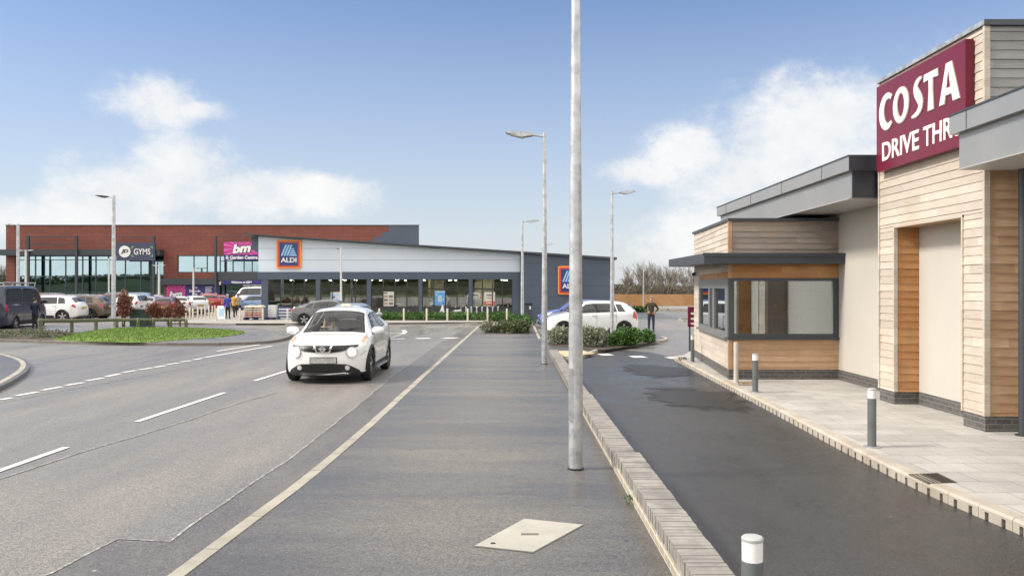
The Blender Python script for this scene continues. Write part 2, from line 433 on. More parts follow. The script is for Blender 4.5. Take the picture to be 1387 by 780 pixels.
pathpoly = [tuple(p) for p in inner] + [g2(655, 437), g2(690, 434), g2(722, 436), g2(723, 440), g2(733, 461.5), g2(746, 455), g2(840, 455)] + \
    [tuple(p) for p in offs(KP2s, .1)][::-1] + [(1.3, 24.9), (1.3, .4)]
sheet('footpath', pathpoly, .1, PATHM, thick=.12)
kerb('kerb', KLs, -.13, -.02, .106, CONC)
kerb('kerb', KP2s, .12, -.02, .106, CONC)
kerb('kerb', [g2(722, 437), g2(723, 440), g2(733, 462)], -.12, -.02, .104, CONC)
# drive lane
CK = [(4.75, -2), (4.5, 3)] + [g2(*p) for p in ((1387, 727), (1318.5, 697.5), (1249, 667), (1180, 632), (1120, 600), (1060, 567), (970.6, 519), (911.7, 487.3))]
CKs = smoothline(CK, 8)
sheet('drive_lane', [(1.2, -6), (4.7, -6)] + [tuple(p) for p in offs(CKs, -.05)] + [g2(905, 482.5), g2(880, 477), g2(845, 474), g2(815, 477.5), (1.9, 25.3), (1.2, 24.9)], .004, LANEM)
# road repair strip along the kerb and its sealed seam
def rough(pts, st=.35, am=.014):
    out = []
    for a, b in zip(pts, pts[1:]):
        a, b = Vector(a), Vector(b); n = max(1, int((b - a).length / st))
        for i in range(n): out.append(a.lerp(b, i / n) + Vector((random.uniform(-am, am), random.uniform(-am, am))))
    return out + [Vector(pts[-1])]
SEAM1 = [g2(*p) for p in ((-10, 800), (65, 778), (161, 730), (229, 734), (305, 680), (400, 616), (485, 549), (530, 511), (590, 468), (640, 438))]
def xat(line, y):
    line = sorted(line, key=lambda p: p[1])
    if y <= line[0][1]: return line[0][0]
    for a, b in zip(line, line[1:]):
        if a[1] <= y <= b[1]: return a[0] + (b[0] - a[0]) * (y - a[1]) / max(1e-6, b[1] - a[1])
    return line[-1][0]
STRIPE = [SEAM1[0], SEAM1[1], (SEAM1[2][0], SEAM1[3][1] - .01)] + SEAM1[3:]
mb = MB(); ys_ = sorted([0.6 + i * .8 for i in range(56)] + [q[1] for q in STRIPE]); KLt = [tuple(q) for q in KLs]
for a, b in zip(ys_, ys_[1:]): mb.quad((xat(STRIPE, a), a, .004), (xat(KLt, a), a, .004), (xat(KLt, b), b, .004), (xat(STRIPE, b), b, .004))
struct(mb.build('road_repair_strip', ROADNEW))
ribbon('sealed_seam', rough(SEAM1), .03, .008, WHITEW)
SEAM2 = [g2(*p) for p in ((-40, 658), (0, 648.5), (95, 617), (187, 590), (257, 568.5), (310, 550), (375, 531.5))]
ribbon('sealed_seam', rough(SEAM2), .035, .006, WHITEW)
SEAM3 = [g2(*p) for p in ((-30, 553), (0, 546), (90, 528), (200, 508), (330, 483))]
ribbon('sealed_seam', rough(SEAM3), .04, .005, WHITEW)

def dash(a, b, w, m=WHITE): ribbon('road_marking', [g2(*a), g2(*b)], w, .009, m)
for a, b in (((-30, 648), (90, 606)), ((185, 571.5), (304, 532)), ((345, 516), (393, 501)), ((431, 489), (455, 481))): dash(a, b, .1)
zx = lambda x, y: (x / 4.203, 440 + y / 4.203)
for a, b in (((-90, 452), (-25, 437)), ((0, 428), (65, 416)), ((92, 404), (215, 383)), ((240, 373), (355, 353)), ((375, 345), (478, 329)), ((492, 319), (590, 303)), ((600, 296), (685, 279)), ((697, 272), (775, 260)), ((790, 257), (870, 245)), ((880, 243), (945, 232)), ((950, 227), (1018, 217)), ((1030, 212), (1088, 204)), ((1100, 200), (1155, 191))):
    dash(zx(*a), zx(*b), .13)
dash(zx(1165, 187), zx(1550, 120), .12); dash(zx(1235, 151), zx(1480, 112), .12)
z7 = lambda x, y: (290 + x / 3.749, 425 + y / 3.749)
for a, b in (((870, 130), (970, 127)), ((1025, 127), (1100, 124)), ((1165, 125), (1235, 122)), ((760, 133), (830, 131))): dash(z7(*a), z7(*b), .45)
dash(z7(885, 125), z7(942, 110), .15); dash(z7(1080, 67), z7(1360, 65), .2); dash(z7(880, 97), z7(955, 100), .15)
dash(z7(960, 84), z7(972, 92), .2); dash(z7(972, 92), z7(955, 103), .2)
for x0, x1, y in ((805, 835, 480.5), (848, 880, 483.5), (897, 931, 485)): 
    a, b = G(x0 + 7, y), G(x1 - 7, y - .3); ribbon('road_marking', [a[:2], b[:2]], .62, .009, WHITE)
bt = [g2(757, 482.5, .1), g2(770, 483.5, .1), g2(806, 478.5, .1), g2(790, 475, .1), g2(757, 475.2, .1)]
sheet('tactile_paving', bt, .105, BUFF)
for py in (444.5, 448.5, 452.5):
    dash((858, py), (900, py - 1.2), .1, WHITEW)
dash((905, 441), (1010, 441.5), .1, WHITEW); dash((912, 447), (960, 447), .1, WHITEW)
for px in range(70, 300, 26): ribbon('road_marking', [(XA(px, 57), 56.5), (XA(px, 57) - .5, 61.5)], .1, .006, WHITEW)

def damp(name, pts, z, rough, col, soft=.5):
    """a damp stain: its outline is irregular and soft"""
    m, nt, b = newmat(name + '_film')
    o = ocoord(nt); n = noise(nt, o, 1.1, 5, .6)
    g = N(nt, 'ShaderNodeTexCoord').outputs['Generated']
    mp = N(nt, 'ShaderNodeMapping'); mp.vector_type = 'POINT'; mp.inputs['Location'].default_value = (-1, -1, 0); mp.inputs['Scale'].default_value = (2, 2, 0); L(nt, g, mp.inputs[0])
    ln = N(nt, 'ShaderNodeVectorMath'); ln.operation = 'LENGTH'; L(nt, mp.outputs[0], ln.inputs[0])
    a = math_(nt, 'ADD', math_(nt, 'SUBTRACT', 1.0, ln.outputs['Value']), math_(nt, 'MULTIPLY', math_(nt, 'SUBTRACT', n, .5), 1.7))
    L(nt, mrange(nt, a, .25, .25 + soft, 0, .85, True), b.inputs['Alpha'])
    b.inputs['Base Color'].default_value = rgba(col); b.inputs['Roughness'].default_value = rough; b.inputs['Specular IOR Level'].default_value = .35
    return sheet(name, pts, z, m, 'stuff')
def drect(x0, x1, y0, y1): return [(x0, y0), (x1, y0), (x1, y1), (x0, y1)]
damp('damp_patch', drect(2.5, 4.9, 18.6, 23.6), .013, .45, (.042, .04, .038), .3)
damp('damp_patch', drect(2.2, 4.8, 13.4, 18.4), .014, .45, (.042, .04, .038), .3)
# left refuge island with its kerb, verge island
LK = [g2(*p) for p in ((-60, 477), (-20, 480), (8, 484.5), (28, 491), (36, 498), (32, 507), (18, 517), (0, 527), (-40, 545))]
LKs = smoothline(LK, 8)
sheet('footpath', [tuple(p) for p in offs(LKs, .08)], .1, PATHM, thick=.1)
kerb('kerb', LKs, -.13, -.02, .11, CONC)
VK = [g2(*p) for p in ((-130, 461), (0, 463), (130, 466.7), (250, 468), (330, 467.2), (370, 464.5), (390, 460), (396, 455.5), (386, 450.5), (345, 447.5), (290, 445.5), (250, 444), (150, 443), (-130, 442))]
VKs = smoothline(VK, 6)
VERGEP = asphalt('verge_path', (.13, .125, .115), (.2, .195, .18), .4, .6, .4, agg=40)
sheet('verge_path', [tuple(p) for p in offs(VKs, .1)], .1, VERGEP, thick=.1)
kerb('kerb', VKs[:48], .13, -.02, .108, CONCD)
SOIL = M('planting_soil', (.055, .042, .03), .95, 0, .35, 4, .8, 25)
sheet('planting_bed', [g2(*p, .1) for p in ((-120, 458), (0, 459.5), (62, 461), (110, 462), (130, 452), (60, 447.5), (-120, 446))], .108, SOIL)
# Costa forecourt
sheet('cafe_pavement', [tuple(p) for p in offs(CKs, -.12)] + [g2(925, 481, .12), (5.6, 26.2), (9, 26.5), (16, 26.5), (16, -2)], .12, SLAB, thick=.1)
# drainage kerb: each unit has two slots
def drain_kerb(pts):
    mb = MB(); pts = [Vector(p) for p in pts]; acc = [0]
    for a, b in zip(pts, pts[1:]): acc.append(acc[-1] + (b - a).length)
    def at(d):
        for i in range(len(pts) - 1):
            if d <= acc[i + 1] or i == len(pts) - 2:
                return pts[i].lerp(pts[i + 1], (d - acc[i]) / max(1e-6, acc[i + 1] - acc[i]))
    U = .46; n = int(acc[-1] / U)
    for k in range(n):
        a, b = at(k * U + .003), at((k + 1) * U - .003); t = (b - a).normalized(); nn = Vector((t.y, -t.x))
        l = (b - a).length
        for s0, s1, zb in ((0, .19, -.02), (.19, .31, .078), (.31, .69, -.02), (.69, .81, .078), (.81, 1, -.02)):
            p, q = a + t * l * s0, a + t * l * s1
            prof = [(0, zb), (0, .098), (.018, .122), (.15, .122), (.15, zb)]
            vs = [(*(p + nn * x), z) for x, z in prof] + [(*(q + nn * x), z) for x, z in prof]
            mb.add(vs, [(j, (j + 1) % 5, 5 + (j + 1) % 5, 5 + j) for j in range(5)] + [(0, 1, 2, 3, 4), (5, 6, 7, 8, 9)])
            if zb > 0: mb.add([(*(p + nn * .08), -.02), (*(q + nn * .08), -.02), (*(q + nn * .08), .078), (*(p + nn * .08), .078)], [(0, 1, 2, 3)], 1)
    o = mb.build('drainage_kerb', [CONCL, BLACKP]); struct(o)
drain_kerb(CKs)
def cover(name, label, cat, pts, z, mats, bars=0, rim=.05):
    """flush metal or concrete cover set in its frame; pts are the four corners"""
    pts = [Vector((p[0], p[1], 0)) for p in pts]; c = sum(pts, Vector()) / 4; c.z = z
    t = thing(name, label, cat, c)
    ins = [p + (c - p).normalized() * rim for p in pts]
    for i in range(4): ins[i].z = 0
    mb = MB()
    for i in range(4):
        j = (i + 1) % 4
        mb.add([(*pts[i][:2], z + .004), (*pts[j][:2], z + .004), (*ins[j][:2], z + .004), (*ins[i][:2], z + .004)], [(0, 1, 2, 3)])
    mb.build('cover_frame', mats[0], t)
    mb = MB()
    if bars:
        mb.add([(*p[:2], z + .001) for p in ins], [(0, 1, 2, 3)], 1)
        for k in range(bars):
            f = (k + .5) / bars; a = ins[0].lerp(ins[1], f); b = ins[3].lerp(ins[2], f); w = (ins[1] - ins[0]) / bars * .28
            mb.add([(*(a - w)[:2], z + .006), (*(a + w)[:2], z + .006), (*(b + w)[:2], z + .006), (*(b - w)[:2], z + .006)], [(0, 1, 2, 3)], 0)
        mb.build('grating', [mats[1], BLACKP], t)
    else:
        mb.add([(*p[:2], z + .006) for p in ins], [(0, 1, 2, 3)])
        mb.build('lid', mats[1], t)
        # pressed bar in the middle and a keyhole
        u = (ins[1] - ins[0]).normalized(); v = (ins[3] - ins[0]).normalized(); cc = sum(ins, Vector()) / 4
        mb = MB().obox((cc.x, cc.y, z + .008), (.07, 0, 0), (0, .02, 0), (0, 0, .003)); mb.build('name_bar', mats[0], t)
        k = ins[0] + u * .1 + v * .1
        MB().tube((k.x, k.y, z + .006), (k.x, k.y, z + .009), .02).build('keyhole', BLACKP, t)
    return t
IRON = M('cast_iron', (.075, .065, .052), .6, .5, .3, 9)
LIDM = M('concrete_lid', (.40, .385, .34), .7, 0, .16, 2.2, .3, 60, dirt=(.24, .23, .2, .6))
FRM = M('lid_frame', (.2, .19, .17), .6, .3, .2, 6)
cover('inspection_cover', 'pale square concrete inspection cover set cornerwise in the dark footpath', 'cover', [g2(640, 740, .1), g2(722, 749, .1), g2(792, 710.5, .1), g2(710, 702, .1)], .1, (FRM, LIDM), rim=.02)
cover('drain_grate', 'rusty square drain grate in the paving beside the drainage kerb', 'drain', [g2(1257, 655, .12), g2(1297, 653.5, .12), g2(1270, 640.5, .12), g2(1229.5, 642.2, .12)], .12, (IRON, IRON), 7, .02)
cover('drain_grate', 'small square drain cover beside the two thin posts at the bay window', 'drain', [g2(1001, 522, .12), g2(1022, 522, .12), g2(1018, 517, .12), g2(999, 517, .12)], .12, (IRON, M('sandy_lid', (.28, .21, .14), .8, 0, .2, 8)), 0, .03)
cover('drain_grate', 'dark drain grate at the far tip of the cafe pavement', 'drain', [g2(919, 487, .12), g2(931, 487, .12), g2(929, 483.5, .12), g2(918, 483.5, .12)], .12, (IRON, IRON), 4, .03)

# ================================================================== LOW BRICK WALL
wt = thing('low_brick_wall', 'long low buff brick wall with brick on edge coping stepping down along the footpath', 'wall', (1.24, 14, .1))
mbw, mbc = MB(), MB(); XL, XR = 1.11, 1.37
for y0, y1, zt in ((4.78, 8.95, .335), (8.95, 14.4, .278), (14.4, 25.2, .238)):
    mbw.box(XL + .012, XR - .012, y0, y1, 0, zt - .106)
    y = y0
    while y < y1 - .03:
        dz = random.uniform(-.0025, .0025); dx = random.uniform(-.004, .004); g = .009
        mbc.box(XL + dx, XR + dx, y, y + .0645, zt - .106, zt + dz)
        y += .0645 + g
    mbc.box(XL + .014, XR - .014, y0 + .01, y1 - .01, zt - .104, zt - .024, 1)
mbw.build('brickwork', BUFFB, wt)
MORT = M('mortar', (.09, .083, .075), .9, 0, .15, 8)
bm_cop = mbc.build('coping', [COPB, MORT], wt)

# ================================================================== CAFE BUILDING
cafe = thing('cafe_building', 'timber clad drive through cafe with cream render walls and grey roof fascia', 'cafe', (9, 15, 0))
PT = .128
def clad(mb, a, b, z0, z1, n, pitch=PT, th=.017, z1b=None):
    """feather-edged boards from a to b (plan points); the board grid is shared by the whole building"""
    a, b = Vector((a[0], a[1], 0)), Vector((b[0], b[1], 0)); n = Vector((n[0], n[1], 0)).normalized()
    z1b = z1 if z1b is None else z1b
    k = math.floor(z0 / pitch); zb = z0
    while zb < max(z1, z1b) - 1e-4:
        zt = (k + 1) * pitch
        ta, tb = min(zt, z1), min(zt, z1b); k += 1
        if ta > zb + .003 or tb > zb + .003:
            j = random.uniform(-.002, .002); o, i = th + j, th * .35 + j; ta = max(ta, zb + .001); tb = max(tb, zb + .001)
            vs = [a + n * o + Vector((0, 0, zb)), b + n * o + Vector((0, 0, zb)), b + n * i + Vector((0, 0, tb)), a + n * i + Vector((0, 0, ta)),
                  a + Vector((0, 0, zb)), b + Vector((0, 0, zb)), b + Vector((0, 0, tb)), a + Vector((0, 0, ta))]
            mb.add(vs, [(0, 1, 2, 3), (4, 7, 6, 5), (0, 4, 5, 1), (3, 2, 6, 7), (0, 3, 7, 4), (1, 5, 6, 2)])
        zb = zt
TX, TY0, TY1, TZ = 6.53, 11.5, 14.78, 5.74
NY0, NY1, NZ, NX = 12.05, 14.22, 3.15, 6.93
ZG, ZP = .12, .335
mb = MB().box(NX + .012, 10.5, TY0, TY1, ZG, TZ).box(TX, NX + .012, TY0, NY0, ZP, TZ).box(TX, NX + .012, NY1, TY1, ZP, TZ).box(TX, NX + .012, NY0, NY1, NZ, TZ)
mb.build('tower_core', RENDER, cafe)
mb = MB()
clad(mb, (TX, TY0), (TX, NY0), ZP, NZ, (-1, 0)); clad(mb, (TX, NY1), (TX, TY1), ZP, NZ, (-1, 0)); clad(mb, (TX, TY0), (TX, TY1), NZ, TZ, (-1, 0))
mb.build('tower_cladding', LPALE, cafe)
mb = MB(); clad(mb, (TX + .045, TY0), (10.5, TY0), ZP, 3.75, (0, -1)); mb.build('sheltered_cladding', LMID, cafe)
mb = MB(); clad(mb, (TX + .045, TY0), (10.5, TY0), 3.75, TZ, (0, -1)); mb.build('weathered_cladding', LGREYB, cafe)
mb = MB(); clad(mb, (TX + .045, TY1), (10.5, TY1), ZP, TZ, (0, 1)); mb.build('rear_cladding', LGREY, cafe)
for yy_, nn_ in ((NY1, -1), (NY0, 1)):
    mb = MB(); clad(mb, (TX + .03, yy_), (NX, yy_), ZP, NZ, (0, nn_), th=.02); mb.build('niche_lining', LWARM, cafe)
MB().box(TX + .005, NX + .01, NY0, NY1, NZ - .022, NZ - .002).build('niche_soffit', LMID, cafe)
MB().box(NX, NX + .03, NY0 + .02, NY1 - .02, ZP, NZ - .022).build('niche_panel', RENDER, cafe)
mb = MB()
for y in (TY0 - .03, TY1 - .015): mb.box(TX - .034, TX + .045, y, y + .045, ZP, TZ)
mb.box(TX - .032, TX + .03, NY1 - .028, NY1 + .012, ZP, NZ); mb.box(TX - .032, TX + .03, NY0 - .012, NY0 + .028, ZP, NZ)
mb.box(TX - .033, TX + .03, NY0 - .012, NY1 + .012, NZ - .03, NZ + .014)
mb.build('corner_trim', LPALE, cafe)
mb = MB().box(TX - .01, NX, TY0 - .012, NY0 - .003, ZG, ZP - .004).box(TX - .01, NX, NY1 + .003, TY1 + .01, ZG, ZP - .004).box(NX, NX + .08, NY0 - .003, NY1 + .003, ZG, ZP - .006).box(NX, 10.5, TY0 - .012, TY0 + .05, ZG, ZP - .004)
mb.build('plinth', ENGB, cafe)
mb = MB().box(TX - .04, 10.56, TY0 - .05, TY1 + .05, TZ, TZ + .04).box(TX - .05, 10.56, TY0 - .062, TY0 - .05, TZ - .035, TZ + .042)
pc = mb.build('parapet_cap', DKMETAL, cafe)
MB().box(TX - .052, TX - .041, TY0 - .05, TY1 + .055, TZ - .025, TZ + .04).build('cap_sheen_edge', GALV, pc)  # paler strip paints the sky sheen on the left side of the dark cap
# roofs either side of the tower, each with a stepped fascia
RX, RX2, RZ0, RZ1, RZ2 = 5.99, 6.08, 3.71, 4.19, 4.44
def roof(y0, y1, endn):
    r = MB().box(RX, 16, y0, y1, RZ1, RZ2).build('roof', ZINC, cafe)
    MB().box(RX2, 16, y0 + .09, y1 - .09, RZ0, RZ1 - .002).build('lower_fascia', ZINC, r)
    y = y0 + 1.3
    while y < y1: MB().box(RX - .006, RX + .01, y - .004, y + .004, RZ1 + .002, RZ2 - .002).build('fascia_joint', DKMETAL, r); y += 2.4
    MB().box(RX - .012, 16.01, y0 - .01, y1 + .01, RZ2, RZ2 + .025).build('roof_edge', DKMETAL, r)
    MB().box(RX + .05, 15.9, y0 + .12, y1 - .12, RZ0 - .015, RZ0 - .001).build('soffit', M('soffit_panel', (.42, .41, .40), .5, .1, .05, 1), r)
    return r
r1 = roof(2.5, TY0 - .07, 0); r2 = roof(TY1 + .06, 24.4, 1)
MB().box(RX + .004, 6.5, TY1 + .048, TY1 + .058, RZ1 + .003, RZ2 - .003).box(RX2 + .004, 7.1, TY1 + .118, TY1 + .148, RZ0 + .003, RZ1 - .005).build('end_shade_panel', ZINC_SHADE, r2)  # darker zinc plates: shade of the near end face put into its colour
# main block walls
WX = 7.08
MB().box(WX, 15.8, TY1 + .01, 24.1, ZP, RZ0).box(8.6, 15.8, 2.7, TY0 - .02, ZG, RZ0).build('wall', RENDER, cafe)
MB().box(WX - .012, 15.8, TY1 + .03, 24.11, ZG, ZP - .004).build('plinth', ENGB, cafe)
# slim steel column and rainwater pipe at the near canopy
MB().tube((6.86, 11.2, ZG), (6.86, 11.2, RZ0), .055, n=16).lathe([(.0, ZG), (.1, ZG), (.1, ZG + .015), (.056, ZG + .015)], (6.86, 11.2, 0)).build('canopy_column', DKMETAL, cafe, smooth=True)
# ---- serving bay
A, B = Vector((4.72, 18.1)), Vector((5.26, 24.05))
Z1, Z2, ZB0, ZB1, ZCN0, ZCN1, ZT = ZP, 1.03, 2.31, 2.60, 2.62, 2.835, 3.55
d = (B - A).normalized(); nL = Vector((-d.y, d.x))
if nL.x > 0: nL = -nL
def onL(t, z, off=0): p = A.lerp(B, t) + nL * off; return Vector((p.x, p.y, z))
bay = MB()
# hollow shell: sill walls, head walls, corner posts, floor, roof
bay.box(4.76, WX, 18.1, 18.2, ZG, Z2).box(4.76, WX, 18.1, 18.2, ZB0, ZT)
T0, T1 = .035, .80
def wallL(mb, t0, t1, z0, z1, th=.1, zt=None):
    a, b = A.lerp(B, t0), A.lerp(B, t1); zt = zt or z1
    q = [a, b, b - nL * th, a - nL * th]
    mb.add([(*p, z0) for p in q] + [(*q[0], z1), (*q[1], zt), (*q[2], zt), (*q[3], z1)], [(3, 2, 1, 0), (4, 5, 6, 7), (0, 1, 5, 4), (1, 2, 6, 5), (2, 3, 7, 6), (3, 0, 4, 7)])
wallL(bay, 0.002, 1, ZG, Z2); wallL(bay, .002, 1, ZB0, ZT, .1, ZT + .1); wallL(bay, T1, 1, Z2, ZB0)
bay.add([(4.75, 18.12, ZT - .03), (WX, 18.12, ZT - .03), (WX, 24, ZT + .06), (5.28, 24, ZT + .06), (4.75, 18.12, ZT - .2), (WX, 18.12, ZT - .2), (WX, 24, ZT - .1), (5.28, 24, ZT - .1)], [(0, 1, 2, 3), (7, 6, 5, 4)])
bay.box(5.28, WX, 24.0, 24.08, ZG, ZT + .05)
bw = bay.build('bay_wall', RENDER, cafe)
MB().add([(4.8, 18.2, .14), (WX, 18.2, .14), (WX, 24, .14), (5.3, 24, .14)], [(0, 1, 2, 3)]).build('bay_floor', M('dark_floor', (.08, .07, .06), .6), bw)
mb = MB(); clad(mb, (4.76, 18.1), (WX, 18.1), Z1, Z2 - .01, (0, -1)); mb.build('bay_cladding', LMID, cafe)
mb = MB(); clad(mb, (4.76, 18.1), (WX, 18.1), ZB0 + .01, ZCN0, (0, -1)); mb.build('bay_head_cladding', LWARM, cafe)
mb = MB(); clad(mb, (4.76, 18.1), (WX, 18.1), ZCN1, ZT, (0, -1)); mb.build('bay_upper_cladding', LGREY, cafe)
mb = MB()
pa, pb = A.lerp(B, .006), B
clad(mb, pa, pb, Z1, Z2 - .01, nL); clad(mb, A.lerp(B, T1), B, Z2 - .01, ZB0 + .01, nL); clad(mb, pa, pb, ZB0 + .14, ZT, nL, z1b=ZT + .1)
mb.build('bay_side_cladding', LPALE, cafe)
mb = MB(); clad(mb, pa, A.lerp(B, T1), ZB0 + .012, ZB0 + .14, nL); mb.build('bay_side_head', LWARM, cafe)
MB().box(4.685, 4.765, 18.065, 18.13, Z1, Z2).build('corner_trim', LMID, cafe); MB().box(4.685, 4.765, 18.065, 18.13, ZB0, ZT).build('corner_trim', LMID, cafe)
mb = MB().box(4.70, WX, 18.085, 18.2, ZG, Z1 - .004); a_, b_ = A + nL * .012, B + nL * .012
mb.add([(*a_, ZG), (*b_, ZG), (b_.x + .1, b_.y, ZG), (a_.x + .1, a_.y, ZG), (*a_, Z1 - .004), (*b_, Z1 - .004), (b_.x + .1, b_.y, Z1 - .004), (a_.x + .1, a_.y, Z1 - .004)], [(0, 1, 5, 4), (1, 2, 6, 5), (2, 3, 7, 6), (3, 0, 4, 7), (4, 5, 6, 7)])
mb.build('plinth', ENGB, cafe)
# parapet cap
q = [A + nL * .05 + Vector((0, -.06)), Vector((WX, 18.04)), Vector((WX, 24.1)), B + nL * .05 + Vector((0, .08))]
zz = [ZT, ZT, ZT + .1, ZT + .1]
MB().add([(*p, z) for p, z in zip(q, zz)] + [(*p, z + .06) for p, z in zip(q, zz)], [(3, 2, 1, 0), (4, 5, 6, 7), (0, 1, 5, 4), (1, 2, 6, 5), (2, 3, 7, 6), (3, 0, 4, 7)]).build('parapet_cap', DKMETAL, cafe)
# canopy: a flat metal blade that wraps the corner and rises slightly to the rear
cq = [Vector((4.08, 17.72)), Vector((7.2, 17.72)), Vector((7.2, 18.09)), Vector((4.76, 18.09)), B + nL * .02, Vector((5.26, 24.5)), Vector((4.6, 24.5))]
lift = lambda p: (p.y - 17.72) / 6.4 * .09
cv = [(*p, ZCN0 + lift(p)) for p in cq] + [(*p, ZCN1 + lift(p)) for p in cq]
k = len(cq)
MB().add(cv, [tuple(range(k))[::-1], tuple(range(k, 2 * k))] + [(i, (i + 1) % k, k + (i + 1) % k, k + i) for i in range(k)]).build('bay_canopy', DKMETAL, cafe)
cv2 = [(p.x - (.02 if p.x < 4.7 else 0), p.y - (.02 if p.y < 17.8 else 0), ZCN1 + lift(p) - .05) for p in cq[:2]] 
MB().box(4.06, 7.2, 17.70, 17.73, ZCN1 - .06, ZCN1 + .01).build('canopy_drip', DKMETAL, cafe)
# windows of the bay
BAYG = glassmat('bay_glass', (.62, .68, .68), .48, (.66, .71, .74))
w = MB()
fx0, fx1, fw = 4.70, WX - .005, .075
w.box(fx0, fx0 + .11, 18.06, 18.2, Z2, ZB0).box(fx1 - fw, fx1, 18.06, 18.2, Z2, ZB0).box(fx0 + .11, fx1 - fw, 18.06, 18.2, Z2, Z2 + .075).box(fx0 + .11, fx1 - fw, 18.06, 18.2, ZB0 - .06, ZB0)
win = w.build('bay_window', DKFRAME, cafe)
MB().box(fx0 + .11, fx1 - fw, 18.12, 18.135, Z2 + .075, ZB0 - .06).build('pane', BAYG, win)
MB().box(fx0 - .03, fx1, 18.02, 18.07, Z2 - .045, Z2 + .004).build('sill', DKMETAL, win)
w = MB()
def frL(mb, t0, t1, z0, z1, o0=.04, o1=-.06):
    a, b = A.lerp(B, t0), A.lerp(B, t1); q = [a + nL * o0, b + nL * o0, b + nL * o1, a + nL * o1]
    mb.add([(*p, z0) for p in q] + [(*p, z1) for p in q], [(3, 2, 1, 0), (4, 5, 6, 7), (0, 1, 5, 4), (1, 2, 6, 5), (2, 3, 7, 6), (3, 0, 4, 7)])
WINGREY = M('hatch_frame_grey', (.22, .225, .225), .45, .2, .08, 2)
for t0, t1 in ((T0 - .03, T0 + .03), (.33, .37), (.45, .49), (T1 - .03, T1)): frL(w, t0, t1, Z2, ZB0)
frL(w, T0 + .03, T1 - .03, Z2, Z2 + .1, .038); frL(w, T0 + .03, T1 - .03, ZB0 - .22, ZB0, .038)
win = w.build('serving_hatch', WINGREY, cafe)
for t0, t1 in ((T0 + .03, .33), (.49, T1 - .03)):
    p = MB(); frL(p, t0, t1, Z2 + .1, ZB0 - .22, -.01, -.02); p.build('pane', BAYG, win)
p = MB(); frL(p, .37, .45, Z2 + .1, ZB0 - .22, .01, -.03); p.build('sliding_frame', DKFRAME, win)
p = MB(); frL(p, T0 - .02, T1 + .01, Z2 - .045, Z2 + .003, .1, .0); p.build('sill', WINGREY, win)
# inside the bay: counter, back wall, coffee machine, shelves, cups, screen
WD = M('counter_wood', (.28, .16, .08), .5, 0, .2, 5); STEEL = M('brushed_steel', (.45, .46, .47), .3, .85, .1, 6)
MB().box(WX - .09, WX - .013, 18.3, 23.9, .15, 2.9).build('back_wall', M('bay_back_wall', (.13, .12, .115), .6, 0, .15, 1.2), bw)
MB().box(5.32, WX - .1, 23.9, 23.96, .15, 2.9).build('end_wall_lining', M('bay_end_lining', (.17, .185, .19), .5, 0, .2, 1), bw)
ct = MB().box(6.2, 6.9, 18.9, 22.5, .15, 1.05).build('counter', WD, bw)
MB().box(5.0, 5.45, 18.5, 21.2, 1.0, 1.05).build('hatch_counter', WD, bw)
for z in (1.55, 1.95): MB().box(6.7, 6.98, 18.5, 22.5, z, z + .04).build('shelf', WD, bw)
MB().box(6.3, 6.8, 19.2, 19.9, 1.055, 1.5).box(6.25, 6.8, 19.15, 19.95, 1.5, 1.58).build('coffee_machine', STEEL, bw)
MB().box(5.9, 6.1, 18.6, 18.62, 1.35, 1.95).build('menu_screen', M('menu_panel', (.09, .02, .03), .3), bw)
mb = MB()
for k_ in range(9):
    mb.lathe([(.03, 0), (.042, .11), (0, .11)], (6.8, 20.3 + k_ * .2, 1.592), n=10)
    mb.build('paper_cup', SIGNW, bw); mb = MB()
AMBB = M('amber_bottle', (.2, .08, .03), .2); mb = MB()
for k_ in range(7):
    mb.lathe([(.05, 0), (.05, .2), (.02, .26), (0, .26)], (6.85, 18.8 + k_ * .22, 1.992), n=10)
    mb.build('syrup_bottle', AMBB, bw); mb = MB()
MB().box(6.0, 6.06, 18.35, 18.9, .16, 2.25).build('inner_post', LWARM, bw)
MB().box(5.15, 5.75, 18.32, 18.34, 1.05, 2.2).build('roller_blind', M('pale_blind', (.42, .42, .41), .7), bw)
# wall camera
cp = onL(.93, 2.5, .05)
t = thing('security_camera', 'small dark security camera fixed under the bay canopy', 'camera', cp)
MB().tube(cp + Vector((.03, 0, .02)), cp + Vector((-.02, 0, .02)), .02).build('bracket', BLACKP, t)
MB().tube(cp + Vector((-.02, .05, .0)), cp + Vector((-.05, -.12, -.03)), .04, .045, 12).build('housing', BLACKP, t)

# ---- drive through sign
SX, SYa, SYb, SZa, SZb = 6.38, 11.74, 14.60, 4.115, 5.60
sg = thing('cafe_sign', 'big maroon COSTA DRIVE THRU sign board high on the timber tower', 'sign', (SX, (SYa + SYb) / 2, SZa))
MB().box(SX, TX - .03, SYa, SYb, SZa, SZb).build('sign_panel', COSTAR, sg)
u, v, n = LEFTF
o0 = Vector((SX, SYb, SZa)); Wd = SYb - SYa
def arc(cx, cy, rx, ry, a0, a1, k): return [(cx + rx * math.cos(R(a0 + (a1 - a0) * i / k)), cy + ry * math.sin(R(a0 + (a1 - a0) * i / k))) for i in range(k + 1)]
def strip(c, w):
    """outline of a stroke whose half-width changes along its centre line"""
    l, r = [], []
    for i, p in enumerate(c):
        a = Vector(c[max(0, i - 1)]); b = Vector(c[min(len(c) - 1, i + 1)]); t = (b - a).normalized(); q = Vector((-t.y, t.x)) * w[i]
        l.append((p[0] + q.x, p[1] + q.y)); r.append((p[0] - q.x, p[1] - q.y))
    return l + r[::-1]
def bez(pts, k=20):
    pts = [Vector(p) for p in pts]; out = []
    for i in range(k + 1):
        t = i / k; q = pts[:]
        while len(q) > 1: q = [a.lerp(b, t) for a, b in zip(q, q[1:])]
        out.append(tuple(q[0]))
    return out
letters = []
